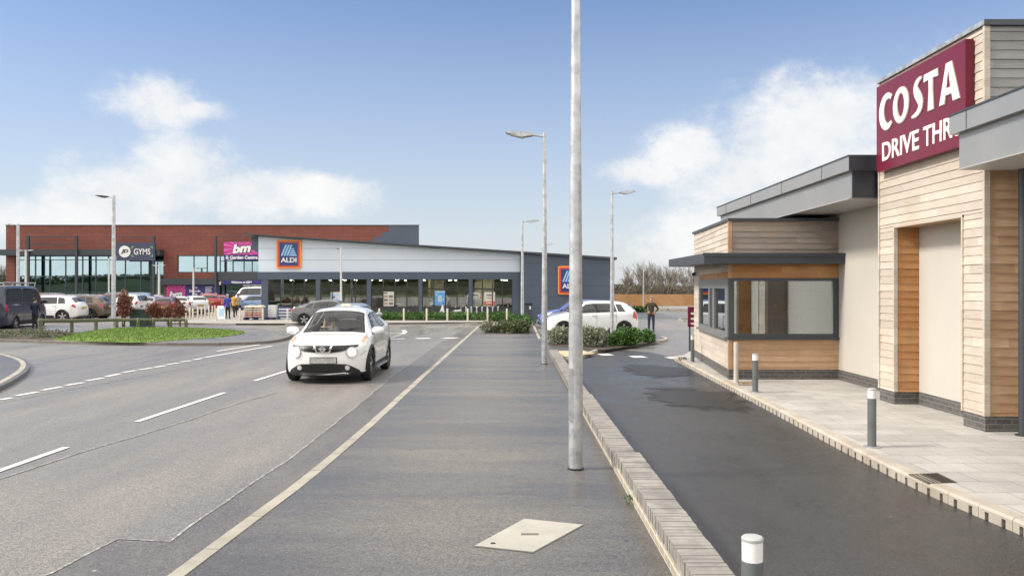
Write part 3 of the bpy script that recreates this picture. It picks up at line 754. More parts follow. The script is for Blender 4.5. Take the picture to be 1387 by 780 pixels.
Cc = arc(.38, .5, .34, .44, 52, 308, 26); letters.append([strip(Cc, [.06 + .075 * math.sin(math.pi * i / 26) for i in range(27)])])
ring = [arc(.42, .5, .42, .5, 0, 360, 36)[:-1], arc(.42, .5, .19, .33, 0, 360, 36)[:-1]]
letters.append(['ring', ring])
Sc = bez([(.60, .97), (.20, .98), (-.02, .60), (.40, .52), (.86, .42), (.62, .0), (.02, .02)], 26); letters.append([strip(Sc, [.03 + .115 * abs(math.sin(math.pi * i / 26)) ** .8 for i in range(27)])])
letters.append([[(.02, 1), (.86, 1), (.88, .80), (.57, .815), (.565, .5), (.62, 0), (.26, 0), (.315, .5), (.31, .815), (0, .80)]])
letters.append([[(.33, 1), (.60, 1), (.98, 0), (.66, 0), (.60, .20), (.30, .20), (.26, 0), (.0, 0)], ])
spans = [(.20, .62), (.66, 1.21), (1.30, 1.67), (1.70, 2.13), (2.17, 2.74)]
zl0, zl1 = 4.80 - SZa, 5.385 - SZa
def letter_mesh(grow, back, depth):
    mb = MB()
    for L_, (a, b) in zip(letters, spans):
        sx = (b - a); sy = (zl1 - zl0)
        mx = .84 if L_[0] == 'ring' else max(p[0] for p in L_[0])
        T = lambda p: (a + p[0] / mx * sx, zl0 + p[1] * sy)
        if L_[0] == 'ring':
            o_, i_ = [T(p) for p in L_[1][0]], [T(p) for p in L_[1][1]]; k = len(o_)
            oc = ((a + b) / 2, (zl0 + zl1) / 2)
            gr = lambda p, s: (p[0] + s * grow * (1 if p[0] > oc[0] else -1) * min(1, abs(p[0] - oc[0]) / .05), p[1] + s * grow * (1 if p[1] > oc[1] else -1) * min(1, abs(p[1] - oc[1]) / .05))
            o_ = [gr(p, 1) for p in o_]; i_ = [gr(p, -1) for p in i_]
            mk = lambda p, h: o0 + u * p[0] + v * p[1] + n * h
            vs = [mk(p, back + depth) for p in o_] + [mk(p, back + depth) for p in i_] + [mk(p, back) for p in o_] + [mk(p, back) for p in i_]
            fs = []
            for j in range(k):
                q = (j + 1) % k
                fs += [(j, q, k + q, k + j), (2 * k + j, 2 * k + q, q, j), (k + j, k + q, 3 * k + q, 3 * k + j)]
            mb.add(vs, fs)
        else:
            pts = [T(p) for p in L_[0]]
            if grow:
                ar = sum(pts[i][0] * pts[(i + 1) % len(pts)][1] - pts[(i + 1) % len(pts)][0] * pts[i][1] for i in range(len(pts)))
                sgn = -1 if ar > 0 else 1; out = []
                for i, p in enumerate(pts):
                    e1 = (Vector(p) - Vector(pts[i - 1])).normalized(); e2 = (Vector(pts[(i + 1) % len(pts)]) - Vector(p)).normalized()
                    t = (e1 + e2); t = t.normalized() if t.length > 1e-4 else e1
                    out.append((p[0] - t.y * grow * sgn, p[1] + t.x * grow * sgn))
                pts = out
            mb.prism([(p[0], p[1]) for p in pts], o0 + n * back, u, v, n * depth)
    return mb
letter_mesh(.008, .001, .010).build('letter_edging', LETEDGE, sg)
letter_mesh(-.006, .0115, .008).build('lettering', SIGNW, sg)
# counter of the A, cut visually by a small maroon wedge standing on the letter
aa, ab = spans[4]; T = lambda p: (aa + p[0] / .98 * (ab - aa), zl0 + p[1] * (zl1 - zl0))
MB().prism([T(p) for p in ((.46, .80), (.55, .38), (.37, .38))], o0 + n * .020, u, v, n * .003).build('letter_counter', COSTAR, sg)
text('DRIVE', 1.29, .315, SIGNW, sg, o0 + u * .885 + v * (4.43 - SZa), u, v, n, .010, .016)
text('THRU', 1.14, .315, SIGNW, sg, o0 + u * 2.24 + v * (4.43 - SZa), u, v, n, .010, .016)

# small maroon menu board seen past the bay corner
q = G(936, 447, 0); t = thing('menu_board', 'small maroon sign board with white marks half hidden by the bay corner', 'sign', (q.x + .18, 27.6, .0))
bx = XA(932, 27.6); mz = lambda py: ZA(py, 27.6)
MB().box(bx, bx + .62, 27.6, 27.68, mz(442.5), mz(415.5)).build('sign_panel', COSTAR, t)
mb = MB()
for py in (424.5, 431.5, 438): mb.box(bx + .09, bx + .5, 27.592, 27.6, mz(py + 1.4), mz(py - 1.2))
mb.build('white_marking', SIGNW, t)
for q_ in (.06, .56): MB().tube((bx + q_, 27.64, 0), (bx + q_, 27.64, mz(442.5)), .03).build('post', DKMETAL, t)
# ---- bollards of the cafe
BOLG = M('bollard_grey', (.15, .165, .17), .42, .25, .12, 5)
BOLW = M('bollard_band', (.78, .79, .78), .5, 0, .03, 5)
BOLT_ = M('bollard_top', (.42, .43, .42), .5, .1, .1, 5)
def bollard(x, y, z, h, r, label, plain=None):
    t = thing('bollard', label, 'bollard', (x, y, z), 'bollards beside the drive lane')
    c = (x, y, z)
    if plain:
        MB().lathe([(0, 0), (r, 0), (r, h - .01), (r - .01, h), (0, h)], c, n=20).build('post', plain, t, smooth=True)
    else:
        b = h * .17
        MB().lathe([(0, 0), (r, 0), (r, h - b), (0, h - b)], c, n=28).build('post', BOLG, t, smooth=True)
        MB().lathe([(0, h - b), (r - .002, h - b), (r - .002, h - .022), (0, h - .022)], c, n=28).build('reflective_band', BOLW, t, smooth=True)
        MB().lathe([(0, h - .022), (r, h - .022), (r + .001, h - .008), (r - .006, h), (0, h + .002)], c, n=28).build('cap', BOLT_, t, smooth=True)
        MB().lathe([(0, 0), (r + .05, 0), (r + .05, .012), (r, .014)], c, n=24).build('base_plate', GALV, t)
bollard(1.236, 4.29, .1, .725, .055, 'grey bollard with white band standing off the near end of the brick wall')
p = G(1181, 605, .12); bollard(p.x, p.y, .12, .73, .052, 'grey white topped bollard on the paving in front of the tower niche')
p = G(1023, 531, .12); bollard(p.x, p.y, .12, .73, .056, 'grey white topped bollard in front of the wide bay window')
p = G(938, 490, .12); bollard(p.x, p.y, .12, .72, .05, 'grey white topped bollard at the far corner of the serving bay')
p = G(997, 517.5, .12); bollard(p.x, p.y, .12, .84, .05, 'plain cream post close to the near corner of the serving bay', M('cream_post', (.52, .48, .42), .6, 0, .1, 5))
p = G(822, 468.5, .1); bollard(p.x, p.y, .1, .66, .055, 'grey bollard standing between the two shrub beds by the white hatchback')

# lamp posts ---------------------------------------------------------------
def lamp(px, Y, ztop, z0, side, r0, r1, label, head=1.0, mat=GALV, panel=False, double=False, tone=None):
    x = XA(px, Y); t = thing('street_lamp', label, 'street lamp', (x, Y, z0), 'street lamps')
    c = (x, Y, 0)
    zt = z0 + 1.6
    ra = r0 + (r1 - r0) * .08
    MB().lathe([(0, z0), (r0, z0), (r0, zt - .15), (r0 * .96, zt), (r1, ztop), (0, ztop)], c, n=20).build('pole', mat, t, smooth=True)
    if panel:
        MB().box(x - r0 - .004, x - r0 * .35, Y - r0 * .95, Y - r0 * .55, z0 + .55, z0 + 1.12).build('access_door', mat, t)
        MB().lathe([(r0 + .012, z0 - .02), (r0 + .012, z0 + .012), (r0, z0 + .02)], c, n=20).build('base_collar', BLACKP, t)
    for s in ((side, -side) if double else (side,)):
        l = .95 * head; th = .075 * head
        MB().tube((x, Y, ztop - .1), (x + s * .33 * head, Y, ztop - .06), .026 * head).build('arm', mat, t)
        hp = [(s * .3 * head, -.05 * head), (s * .62 * head, -.10 * head), (s * 1.02 * head, .02 * head), (s * 1.02 * head, .05 * head), (s * .7 * head, .05 * head), (s * .3 * head, .0)]
        if s < 0: hp = hp[::-1]
        hw = .14 * head
        o = Vector((x, Y - hw, ztop - .03))
        h_ = MB().prism(hp, o, (1, 0, 0), (0, 0, 1), (0, 2 * hw, 0)).build('lamp_head', tone or GALV, t)
        q = Vector((x + s * .72 * head, Y, ztop - .105 * head))
        MB().obox(q, (.16 * head, 0, .035 * head * s), (0, hw * .7, 0), (0, 0, .006)).build('lens', LENS, h_)
    return t
p = G(780, 635, .1)
lamp(779.8, p.y, 6.2, .1, -1, .079, .042, 'tall galvanised lamp post with an access door nearest on the footpath', panel=True)
p = G(737.5, 493, .1)
lamp(737.5, p.y, ZA(180, p.y), .1, -1, .077, .04, 'second lamp post on the footpath, its head reaching left over the far wall end', panel=True)
lamp(707.5, 46.5, ZA(298.5, 46.5), .1, 1, .09, .055, 'lamp post standing in the far planter before the corner of the supermarket', .9)
lamp(829, 34.3, ZA(259, 34.3), .1, 1, .085, .05, 'lamp post rising beside the parked white hatchback, head reaching right', .95)
lamp(738.5, 52.5, ZA(330, 52.5), .1, 1, .05, .04, 'lamp almost hidden behind a nearer post, only its head tip showing', .5)
lamp(154, 41, ZA(265, 41), .1, -1, .11, .075, 'tall lamp post with dark head by the rail fence and red brown bush', .85, tone=DKMETAL)
lamp(24.5, 60, ZA(303.5, 60), 0, -1, .13, .1, 'tall pale lamp post above the dark van at the left edge', .75)
lamp(35, 80, ZA(338.5, 80), 0, -1, .11, .09, 'pale twin headed lamp between the van and the gym windows', .75, double=True, tone=GALVW, mat=GALVW)
lamp(147.5, 90, ZA(350, 90), 0, -1, .09, .08, 'short pale twin headed lamp before the gym glazing', .6, double=True, tone=GALVW, mat=GALVW)
lamp(215.5, 90, ZA(359, 90), 0, -1, .13, .11, 'pale twin headed lamp below the right end of the gym sign', .7, double=True, tone=GALVW, mat=GALVW)
lamp(262, 86, ZA(363, 86), 0, -1, .1, .08, 'thin pale lamp before the purple shop window graphic', .4, double=True, tone=GALVW, mat=GALVW)
lamp(462, 54.3, ZA(336, 54.3), .1, -1, .075, .055, 'slim white lamp post standing against the grey supermarket fascia', .38, mat=GALVW, tone=DKMETAL)
lamp(871.5, 82, ZA(361, 82), 0, 1, .07, .05, 'thin distant lamp post before the bare trees and timber fence', .3)
# ================================================================== SUPERMARKET
AY = 56.0
ALF = M('fascia_panel_light', (.64, .72, .82), .42, .05, .04, .3)
ALD = M('wall_cladding_dark', (.075, .10, .14), .5, .15, .08, .3)
GOODS = None
def goodsmat(name, sat=1., dark=1., sc=(3.6, 3.6, 4.6)):
    m, nt, b = newmat(name)
    o = ocoord(nt, sc)
    v = N(nt, 'ShaderNodeTexVoronoi'); v.inputs['Scale'].default_value = 1.; v.distance = 'CHEBYCHEV'; v.inputs['Randomness'].default_value = .45; L(nt, o, v.inputs['Vector'])
    hs = N(nt, 'ShaderNodeHueSaturation'); hs.inputs['Saturation'].default_value = .45 * sat; hs.inputs['Value'].default_value = .62 * dark; L(nt, v.outputs['Color'], hs.inputs['Color'])
    L(nt, mix(nt, .55, hs.outputs[0], mix(nt, noise(nt, o, 1.7, 4), (.015, .014, .012), (.20, .13, .085))), b.inputs['Base Color']); b.inputs['Roughness'].default_value = .55
    return m
GOODS = goodsmat('shelf_goods')
STRIPL = emit('shop_light', (1., .9, .72), 30.)
aldi = thing('supermarket_building', 'low supermarket with pale sloping fascia, long shop windows and dark end wall', 'supermarket', (XA(590, AY), AY, 0))
def fb(mb, px0, px1, py0, py1, Yf, Yb, Y=AY, mi=0):
    mb.box(XA(px0, Y), XA(px1, Y), Yf, Yb, ZA(py1, Y), ZA(py0, Y), mi)
rl = lambda px: ZA(318.3 + (px - 350) * .0655, AY)
def slopebox(mb, px0, px1, z0, Yf, Yb, top=lambda p: rl(p) - .1, z0b=None):
    x0, x1 = XA(px0, AY), XA(px1, AY); z0b = z0 if z0b is None else z0b
    mb.add([(x0, Yf, z0), (x1, Yf, z0b), (x1, Yb, z0b), (x0, Yb, z0), (x0, Yf, top(px0)), (x1, Yf, top(px1)), (x1, Yb, top(px1)), (x0, Yb, top(px0))],
           [(3, 2, 1, 0), (4, 5, 6, 7), (0, 1, 5, 4), (1, 2, 6, 5), (2, 3, 7, 6), (3, 0, 4, 7)])
zb1 = ZA(368.3, AY); zb0 = ZA(378.3, AY); zgl = ZA(416.5, AY)
mb = MB(); slopebox(mb, 350, 704.5, zb1, AY, AY + .3); fz = mb.build('fascia', ALF, aldi)
mb = MB()
for py in (336.5, 352.3):
    x1p = min(704, 350 + (py - 318.3) / .0655 - 12)
    fb(mb, 350.5, x1p, py - .25, py + .25, AY - .006, AY + .01)
mb.build('panel_joint', M('joint_grey', (.3, .33, .37), .5), fz)
mb = MB().box(XA(349.5, AY), XA(704.7, AY), AY - .08, AY + .32, zb0, zb1 - .003); mb.build('canopy_band', ALD, aldi)
mb = MB(); slopebox(mb, 704.8, 831, 0, AY - .42, AY + 24, top=lambda p: rl(p) - .1); dkw = mb.build('end_wall', ALD, aldi)
mb = MB()
for py in (357, 372, 387, 402, 417): fb(mb, 705.5, 831, py - .2, py + .2, AY - .425, AY - .41)
mb.build('panel_joint', M('joint_dark', (.05, .06, .075), .5), dkw)
mb = MB(); slopebox(mb, 352, 704.6, 0, AY + 10.5, AY + 24); mb.box(XA(352, AY), XA(355, AY), AY + .3, AY + 10.5, .1, zb1).build('rear_wall', ALD, aldi)
mb = MB(); slopebox(mb, 331, 835, 0, AY - .6, AY + 24.4, top=rl); me_ = mb
# roof: only a thin sloping slab
mb = MB(); x0, x1 = XA(331, AY), XA(834, AY)
mb.add([(x0, AY - .65, rl(331) - .1 + .04), (x1, AY - .65, rl(834) - .1), (x1, AY + 24.4, rl(834) - .1), (x0, AY + 24.4, rl(331) - .06), (x0, AY - .65, rl(331)), (x1, AY - .65, rl(834) + .05), (x1, AY + 24.4, rl(834) + .05), (x0, AY + 24.4, rl(331))],
       [(3, 2, 1, 0), (4, 5, 6, 7), (0, 1, 5, 4), (1, 2, 6, 5), (2, 3, 7, 6), (3, 0, 4, 7)])
mb.build('roof', DKMETAL, aldi)
mb = MB(); slopebox(mb, 340, 350, zb1 + 1.55, AY + .1, AY + 12, top=lambda p: rl(p) - .12, z0b=zb1 + 1.2); mb.build('roof_soffit', ALD, aldi)
pil = [(354.5, 363.5), (428, 434), (497, 502.5), (567, 572), (635, 640), (694, 705)]
for a, b in pil:
    mb = MB(); fb(mb, a, b, 378.2, 430.3, AY - .06, AY + .3); mb.build('pillar', ALD, aldi)
mb = MB(); mb.box(XA(363, AY), XA(695, AY), AY + .02, AY + .25, .1, zgl - .01).build('stall_riser', M('riser_dark', (.03, .034, .04), .45), aldi)
SHOPG = glassmat('shop_glass', (.62, .65, .62), .17)
SHOPF = M('shopfront_frame', (.025, .028, .032), .4, .2)
for (a0, a1), (b0, b1) in zip(pil, pil[1:]):
    mb = MB(); n = 4
    for i in range(n + 1):
        px = a1 + (b0 - a1) * i / n; mb.box(XA(px, AY) - .035, XA(px, AY) + .035, AY + .03, AY + .15, zgl, zb0)
    for py in (391.5,): mb.box(XA(a1, AY), XA(b0, AY), AY + .04, AY + .14, ZA(py, AY) - .035, ZA(py, AY) + .035)
    mb.box(XA(a1, AY), XA(b0, AY), AY + .035, AY + .145, zgl - .008, zgl + .05)
    wf = mb.build('shop_window', SHOPF, aldi)
    MB().box(XA(a1, AY), XA(b0, AY), AY + .08, AY + .09, zgl + .05, zb0 - .002).build('pane', SHOPG, wf)
# sales floor behind the glass
inn = MB().box(XA(355, AY), XA(704, AY), AY + .3, AY + 10.4, .08, .14).build('shop_floor', M('shop_floor_tiles', (.20, .185, .165), .35), aldi)
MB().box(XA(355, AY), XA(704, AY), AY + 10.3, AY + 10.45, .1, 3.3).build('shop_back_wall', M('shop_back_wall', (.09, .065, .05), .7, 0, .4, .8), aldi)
CREAMW = M('shop_wall', (.62, .55, .43), .7)
MB().box(XA(572, AY), XA(576, AY), AY + 4, AY + 10, .1, 2.73).box(XA(641, AY), XA(668, AY), AY + 2.2, AY + 2.5, .1, 2.73).box(XA(580, AY), XA(596, AY), AY + 3.0, AY + 3.2, .1, 2.73).build('shop_wall', CREAMW, aldi)
MB().box(XA(355, AY), XA(704, AY), AY + .3, AY + 10.4, 2.74, 2.78).build('shop_ceiling', M('shop_ceiling_tiles', (.24, .22, .19), .8), aldi)
mb = MB()
for y, l_, z in ((56.8, .9, 2.705), (59.5, .22, 2.64), (62.5, .18, 2.66)):  # front row added out of sight to brighten the interior; rear rows are shop lights
    for i in range(9):
        x = XA(368 + i * 38 + (y - 56) * 1.7, AY); mb.box(x, x + l_, y, y + .12, z, z + .03)
mb.build('ceiling_and_fill_light', STRIPL, aldi)
mb = MB()
for i in range(13):
    x = XA(362 + i * 21, AY); mb.box(x, x + .55, 59.2, 63.5, .14, random.uniform(1.3, 1.9))
mb.box(XA(500, AY), XA(640, AY), 64.5, 65.5, .14, 2.2).box(XA(360, AY), XA(500, AY), 65, 65.9, .14, 2.4)
for i in range(7):
    x = XA(372 + i * 18, AY); mb.box(x, x + .5, 57.2, 57.9, .14, random.uniform(.8, 1.3))
mb.build('shelving', GOODS, aldi)
# window posters
def poster(px0, px1, py0, py1, label, base, marks):
    Y = AY + .07; t = thing('poster', label, 'poster', (XA((px0 + px1) / 2, Y), Y, ZA(py1, Y)))
    MB().box(XA(px0, Y), XA(px1, Y), Y - .012, Y, ZA(py1, Y), ZA(py0, Y)).build('sheet', base, t)
    mats = []; mb = MB()
    for k, (a, b, c, d_, m) in enumerate(marks):
        if m not in mats: mats.append(m)
        w_, h_ = px1 - px0, py1 - py0
        mb.box(XA(px0 + a * w_, Y), XA(px0 + b * w_, Y), Y - .016 - k * .0005, Y - .0122, ZA(py0 + d_ * h_, Y), ZA(py0 + c * h_, Y), mats.index(m))
    mb.build('printed_marking', mats, t)
PB1 = M('poster_blue', (.12, .34, .68), .5, 0, .15, 2); PB2 = M('poster_pale_blue', (.38, .58, .78), .5, 0, .1, 2); PW1 = M('poster_white', (.62, .6, .57), .5, 0, .1, 2)
PR1 = M('poster_red', (.55, .12, .07), .5, 0, .1, 2); PD1 = M('poster_dark', (.14, .13, .14), .5, 0, .4, 5); PY1 = M('poster_yellow', (.65, .5, .15), .5); PN1 = M('poster_tan', (.38, .28, .2), .5, 0, .3, 4)
poster(448, 462.5, 395.5, 415.5, 'pale blue poster with small dark marks in the shop window behind the white car', PB2, [(.0, 1, .0, .12, PW1), (.1, .4, .28, .42, PD1), (.5, .9, .25, .4, PW1), (.15, .45, .55, .7, PN1), (.55, .9, .6, .72, PD1), (.1, .9, .82, .9, PW1)])
poster(519, 533.5, 395, 414.5, 'white poster with brown product pictures in the second shop window', PW1, [(.05, .4, .05, .15, PD1), (.08, .45, .25, .42, PN1), (.55, .92, .25, .42, PD1), (.08, .45, .5, .66, PD1), (.55, .92, .5, .66, PN1), (.08, .45, .74, .9, PN1), (.55, .92, .74, .9, PD1)])
poster(588, 603.5, 394, 413.5, 'bright blue poster with a pale yellow centre in the middle shop window', PB1, [(.05, .95, .02, .1, PB2), (.35, .65, .3, .75, PB2), (.42, .58, .42, .66, PY1), (.1, .3, .2, .3, PB2), (.7, .9, .55, .62, PB2)])
poster(656, 670.5, 395.5, 413, 'white poster with a red foot strip in the right shop window', PW1, [(0, 1, .72, 1, PR1), (.2, .7, .2, .3, PD1), (.15, .8, .42, .5, PN1), (.15, .85, .8, .88, PW1)])

ORANGE = M('sign_orange', (.85, .30, .05), .35, 0, .04, 2, coat=.3); SRED = M('sign_red', (.62, .06, .03), .35, 0, .04, 2, coat=.3)
SNAVY = M('sign_navy', (.018, .035, .17), .35, 0, .04, 2, coat=.3); SBLUE = M('sign_light_blue', (.30, .58, .85), .35, 0, .04, 2)
def rrect(w, h, r, k=5):
    o = []
    for cx, cy, a in ((w / 2 - r, h / 2 - r, 0), (-w / 2 + r, h / 2 - r, 90), (-w / 2 + r, -h / 2 + r, 180), (w / 2 - r, -h / 2 + r, 270)): o += arc(cx, cy, r, r, a, a + 90, k)
    return o
def aldi_sign(px0, px1, py0, py1, Y, label):
    w_, h_ = XA(px1, Y) - XA(px0, Y), ZA(py0, Y) - ZA(py1, Y)
    c = Vector((XA((px0 + px1) / 2, Y), Y, ZA((py0 + py1) / 2, Y)))
    t = thing('shop_sign', label, 'sign', c)
    u, v, n = FRONT
    MB().prism(rrect(w_, h_, .12), c, u, v, n * .14).build('sign_border', ORANGE, t)
    MB().prism(rrect(w_ * .89, h_ * .905, .06), c + n * .141, u, v, n * .012).build('sign_inner_border', SRED, t)
    MB().prism(rrect(w_ * .74, h_ * .79, .03), c + n * .154, u, v, n * .012).build('sign_panel', SNAVY, t)
    mb = MB(); q = lambda x, y: ((x - 310) / 196 * w_, (207 - y) / 230 * h_)
    for dx in (0, 22, 44):
        mb.prism([q(248 + dx, 220), q(262 + dx, 220), q(300 + dx * .98 - 2, 132), q(286 + dx * .98 - 2, 132)], c + n * .167, u, v, n * .01)
    for i, (l, r_) in enumerate(((330, 350), (324, 357), (318, 364), (312, 371))):
        y = 160 + i * 16.5; mb.prism([q(l + 1, y + 11), q(r_ + 4, y + 11), q(r_, y), q(l + 5, y)], c + n * .167, u, v, n * .01)
    mb.build('emblem', SBLUE, t)
    text('ALDI', w_ * .64, h_ * .165, SIGNW, t, c + v * ((207 - 254) / 230 * h_), u, v, n * 1, .18, .03)
aldi_sign(375.2, 408.5, 325, 363.7, AY - .001, 'ALDI sign with orange border on the pale fascia of the supermarket')
aldi_sign(755.6, 787, 360.3, 398.8, AY - .422, 'ALDI sign with orange border on the dark end wall, half behind the lamp post')

# ================================================================== RETAIL BLOCK WITH GYM AND STORE
BY = 96.0
BGRN = .08496
rb = thing('retail_building', 'long red terracotta clad retail block with gym glazing and store entrance', 'retail building', (XA(280, BY), BY, 0))
BMG = glassmat('curtain_wall_glass', (.30, .42, .46), .58, (.50, .68, .76), .015)
def fB(mb, a, b, c, d_, yf=0., yb=.4, mi=0): mb.box(XA(a, BY), XA(b, BY), BY + yf, BY + yb, max(.0, ZA(d_, BY)), ZA(c, BY), mi)
mb = MB()
fB(mb, 8, 567, 305.3, 345.9); fB(mb, 8, 20, 346, 420); fB(mb, 222, 240, 346, 420); fB(mb, 240, 298, 369, 386); fB(mb, 350, 567, 346, 420); fB(mb, 240, 298, 408, 420)
mb.build('terracotta_wall', TERR, rb)
MB().box(XA(8.3, BY), XA(535, BY), BY + 5, BY + 20, 0, ZA(306, BY)).box(XA(8.3, BY), XA(555, BY), BY + .4, BY + 5, ZA(308, BY), ZA(306, BY)).box(XA(8.3, BY), XA(11, BY), BY + .4, BY + 5, 0, ZA(308, BY)).build('inner_wall', M('dark_inner_wall', (.05, .055, .06), .8), rb)
mb = MB(); mb.prism([((p - CX) * BGRN, -(q - CY) * BGRN + H) for p, q in ((567.2, 305), (526, 305), (526, 314.4), (516.5, 314.4), (516.5, 321), (506, 321), (506, 326.5), (497, 326.5), (497, 420), (567.2, 420))], (0, BY - .03, 0), (1, 0, 0), (0, 0, 1), (0, .05, 0)); mb.build('grey_cladding', ALD, rb)
mb = MB(); fB(mb, 7.6, 567.5, 304.6, 305.6, -.06, .42); mb.build('parapet_cap', DKMETAL, rb)
mb = MB(); fB(mb, 5.5, 222, 338.5, 346.3, -1.2, .05); mb.build('canopy_band', DKMETAL, rb)
mb = MB(); fB(mb, 221, 298, 377.5, 385.6, -.9, .05); mb.build('canopy_band', DKMETAL, rb)
mb = MB(); fB(mb, 298, 356, 368.2, 379.8, -1.3, .05); mb.build('canopy_band', DKMETAL, rb)
mb = MB()
for a, b in ((45.5, 49), (110.5, 113.5), (213.5, 216.5)): fB(mb, a, b, 320.5, 420, -1.5, -1.22)
for c in (321, 331.3): fB(mb, 49, 110.5, c, c + 1.4, -1.42, -1.3)
for c in (321,): fB(mb, 150, 213.5, c, c + 1.0, -1.42, -1.3)
for c in (331, 345): fB(mb, 205, 213.5, c, c + 1.0, -1.42, -1.3)
mb.build('pergola_frame', DKMETAL, rb)
mb = MB(); fB(mb, 297, 299.6, 321, 420, -1.6, -1.32); fB(mb, 299.6, 352, 321, 322, -1.5, -1.35); mb.build('entrance_frame', DKMETAL, rb)
GFRAME = M('curtain_frame', (.06, .085, .10), .4, .2, .1, 2)
def glaz(a, b, c, d_, cols, rows, name='curtain_window'):
    mb = MB()
    for x in cols: fB(mb, x - .45, x + .45, c, d_, .08, .3)
    for y in rows: fB(mb, a, b, y - .5, y + .5, .1, .28)
    wf = mb.build(name, GFRAME, rb)
    mb = MB(); fB(mb, a, b, c, d_, .18, .2); mb.build('pane', BMG, wf)
    return wf
glaz(20, 222, 346.4, 414, [20.5, 47, 66.8, 88, 111, 129, 146, 169, 190, 204, 221.5], [346.9, 352, 374, 396, 413], 'gym_glazing')
mb = MB()
for a, b in ((66.2, 67.6), (201, 204)): fB(mb, a, b, 352, 374, .02, .1)
fB(mb, 185, 195, 398, 414, .05, .12)
mb.build('door_and_blind_panel', SHOPF, rb)
glaz(240, 298, 346, 369, [240.6, 262, 280, 297.6], [346.6, 368.6], 'first_floor_glazing')
glaz(298.2, 350, 346, 368.4, [306, 315, 330, 341], [346.6, 353.5], 'first_floor_glazing')
glaz(299.8, 352, 380, 415, [303, 312, 326, 340, 350], [386, 398], 'entrance_glazing')
mb = MB(); fB(mb, 299, 352, 396, 412, 2.5, 4.5); mb.build('entrance_goods', GOODS, rb)
mb = MB()
for x in (304, 318, 334, 345): fB(mb, x, x + 5, 383.5, 384.3, 1.2, 1.6)
mb.build('entrance_light', STRIPL, rb)
WARMW = M('store_wall', (.4, .26, .12), .7)
mb = MB(); fB(mb, 299, 352, 380, 415, 4.7, 4.9); mb.build('store_wall', WARMW, rb)
PINK = M('sign_pink', (.52, .03, .25), .4, 0, .05, 1); PINKL = M('sign_pink_ray', (.66, .16, .42), .4, 0, .05, 1); SIGB = M('sign_deep_blue', (.035, .03, .20), .4, 0, .06, .6)
def burst(t, px0, px1, py0, py1, Y, cxp, cyp):
    u, v, n = FRONT
    x0, x1, z0, z1 = XA(px0, Y), XA(px1, Y), ZA(py1, Y), ZA(py0, Y)
    MB().box(x0, x1, Y, Y + .15, z0, z1).build('sign_panel', PINK, t)
    cx, cz = XA(cxp, Y), ZA(cyp, Y); mb = MB(); k = 20
    for i in range(k):
        a0 = 2 * math.pi * (i + .1) / k; a1 = 2 * math.pi * (i + .5) / k
        def hit(a):
            dx, dz = math.cos(a), math.sin(a); tt = min(((x1 if dx > 0 else x0) - cx) / dx if abs(dx) > 1e-6 else 1e9, ((z1 if dz > 0 else z0) - cz) / dz if abs(dz) > 1e-6 else 1e9)
            return (cx + dx * tt, cz + dz * tt), tt
        (p, tp), (q, tq) = hit(a0), hit(a1); r0 = .35
        if min(tp, tq) < r0: continue
        a = (cx + (p[0] - cx) * .38, cz + (p[1] - cz) * .38); am = (a0 + a1) / 2
        s = [(a[0], Y - .006, a[1]), (p[0], Y - .006, p[1]), (q[0], Y - .006, q[1])]
        mb.add(s, [(0, 1, 2)])
    mb.build('sunburst', PINKL, t)
def bm_letters(t, cx, cy, w_, h_, Y, amp=False):
    u, v, n = FRONT; c = Vector((XA(cx, Y), Y - .01, ZA(cy, Y)))
    sh = .18
    uu = (u + v * .1).normalized()
    text('bm', w_ * BGRN * 1.06, h_ * BGRN * 1.12, SIGB, t, c, uu, v, n, .02, .10, 'letter_shadow', sh)  # dark blue outline behind the white letters
    text('bm', w_ * BGRN, h_ * BGRN, SIGNW, t, c + n * .025, uu, v, n, .03, .05, 'lettering', sh)
Ys = BY - 1.4
t = thing('shop_sign', 'pink sunburst bm sign with blue Garden Centre strip above the store entrance', 'sign', (XA(326, Ys), Ys, ZA(352, Ys)))
burst(t, 303, 349.5, 327.8, 345, Ys, 327, 336.5)
bm_letters(t, 327.5, 336.3, 24.5, 12, Ys)
MB().box(XA(303.6, Ys), XA(349.5, Ys), Ys - .03, Ys + .1, ZA(352, Ys), ZA(345.4, Ys)).build('name_strip', SIGB, t)
text('& Garden Centre', 42.5 * BGRN, 4.6 * BGRN, SIGNW, t, Vector((XA(327.5, Ys), Ys - .03, ZA(348.7, Ys))), *FRONT, .03, .035)
t = thing('shop_sign', 'pink bm window graphic beside the dark blue store panel behind parked cars', 'sign', (XA(238, BY), BY, ZA(411, BY)))
Yg = BY - .12
burst(t, 225.5, 251, 386, 411, Yg, 238, 398)
bm_letters(t, 238.3, 398.5, 18, 9, Yg)
t = thing('shop_sign', 'dark blue window graphic reading Big Brands Big Savings', 'sign', (XA(275, BY), BY, ZA(411, BY)))
MB().box(XA(251.2, Yg), XA(297, Yg), Yg, Yg + .1, ZA(411, Yg), ZA(386, Yg)).build('sign_panel', SIGB, t)
for i, (s, w_) in enumerate((('Big', 7), ('Brands', 15), ('Big', 7), ('Savings', 17))):
    text(s, w_ * BGRN, 3.2 * BGRN, SIGNW, t, Vector((XA(264, Yg), Yg, ZA(389.3 + i * 4.6, Yg))), *FRONT, .02, .03)
mb = MB()
for i, w_ in enumerate((10, 8, 9, 7, 8)): mb.box(XA(278, Yg), XA(278 + w_, Yg), Yg - .012, Yg, ZA(389.6 + i * 2.6, Yg), ZA(388.4 + i * 2.6, Yg))
mb.build('small_print', SIGNW, t)
Yw = BY - 1.34
t = thing('shop_sign', 'narrow deep blue strip sign reading Welcome to B&M over the store doors', 'sign', (XA(327, Yw), Yw, ZA(385, Yw)))
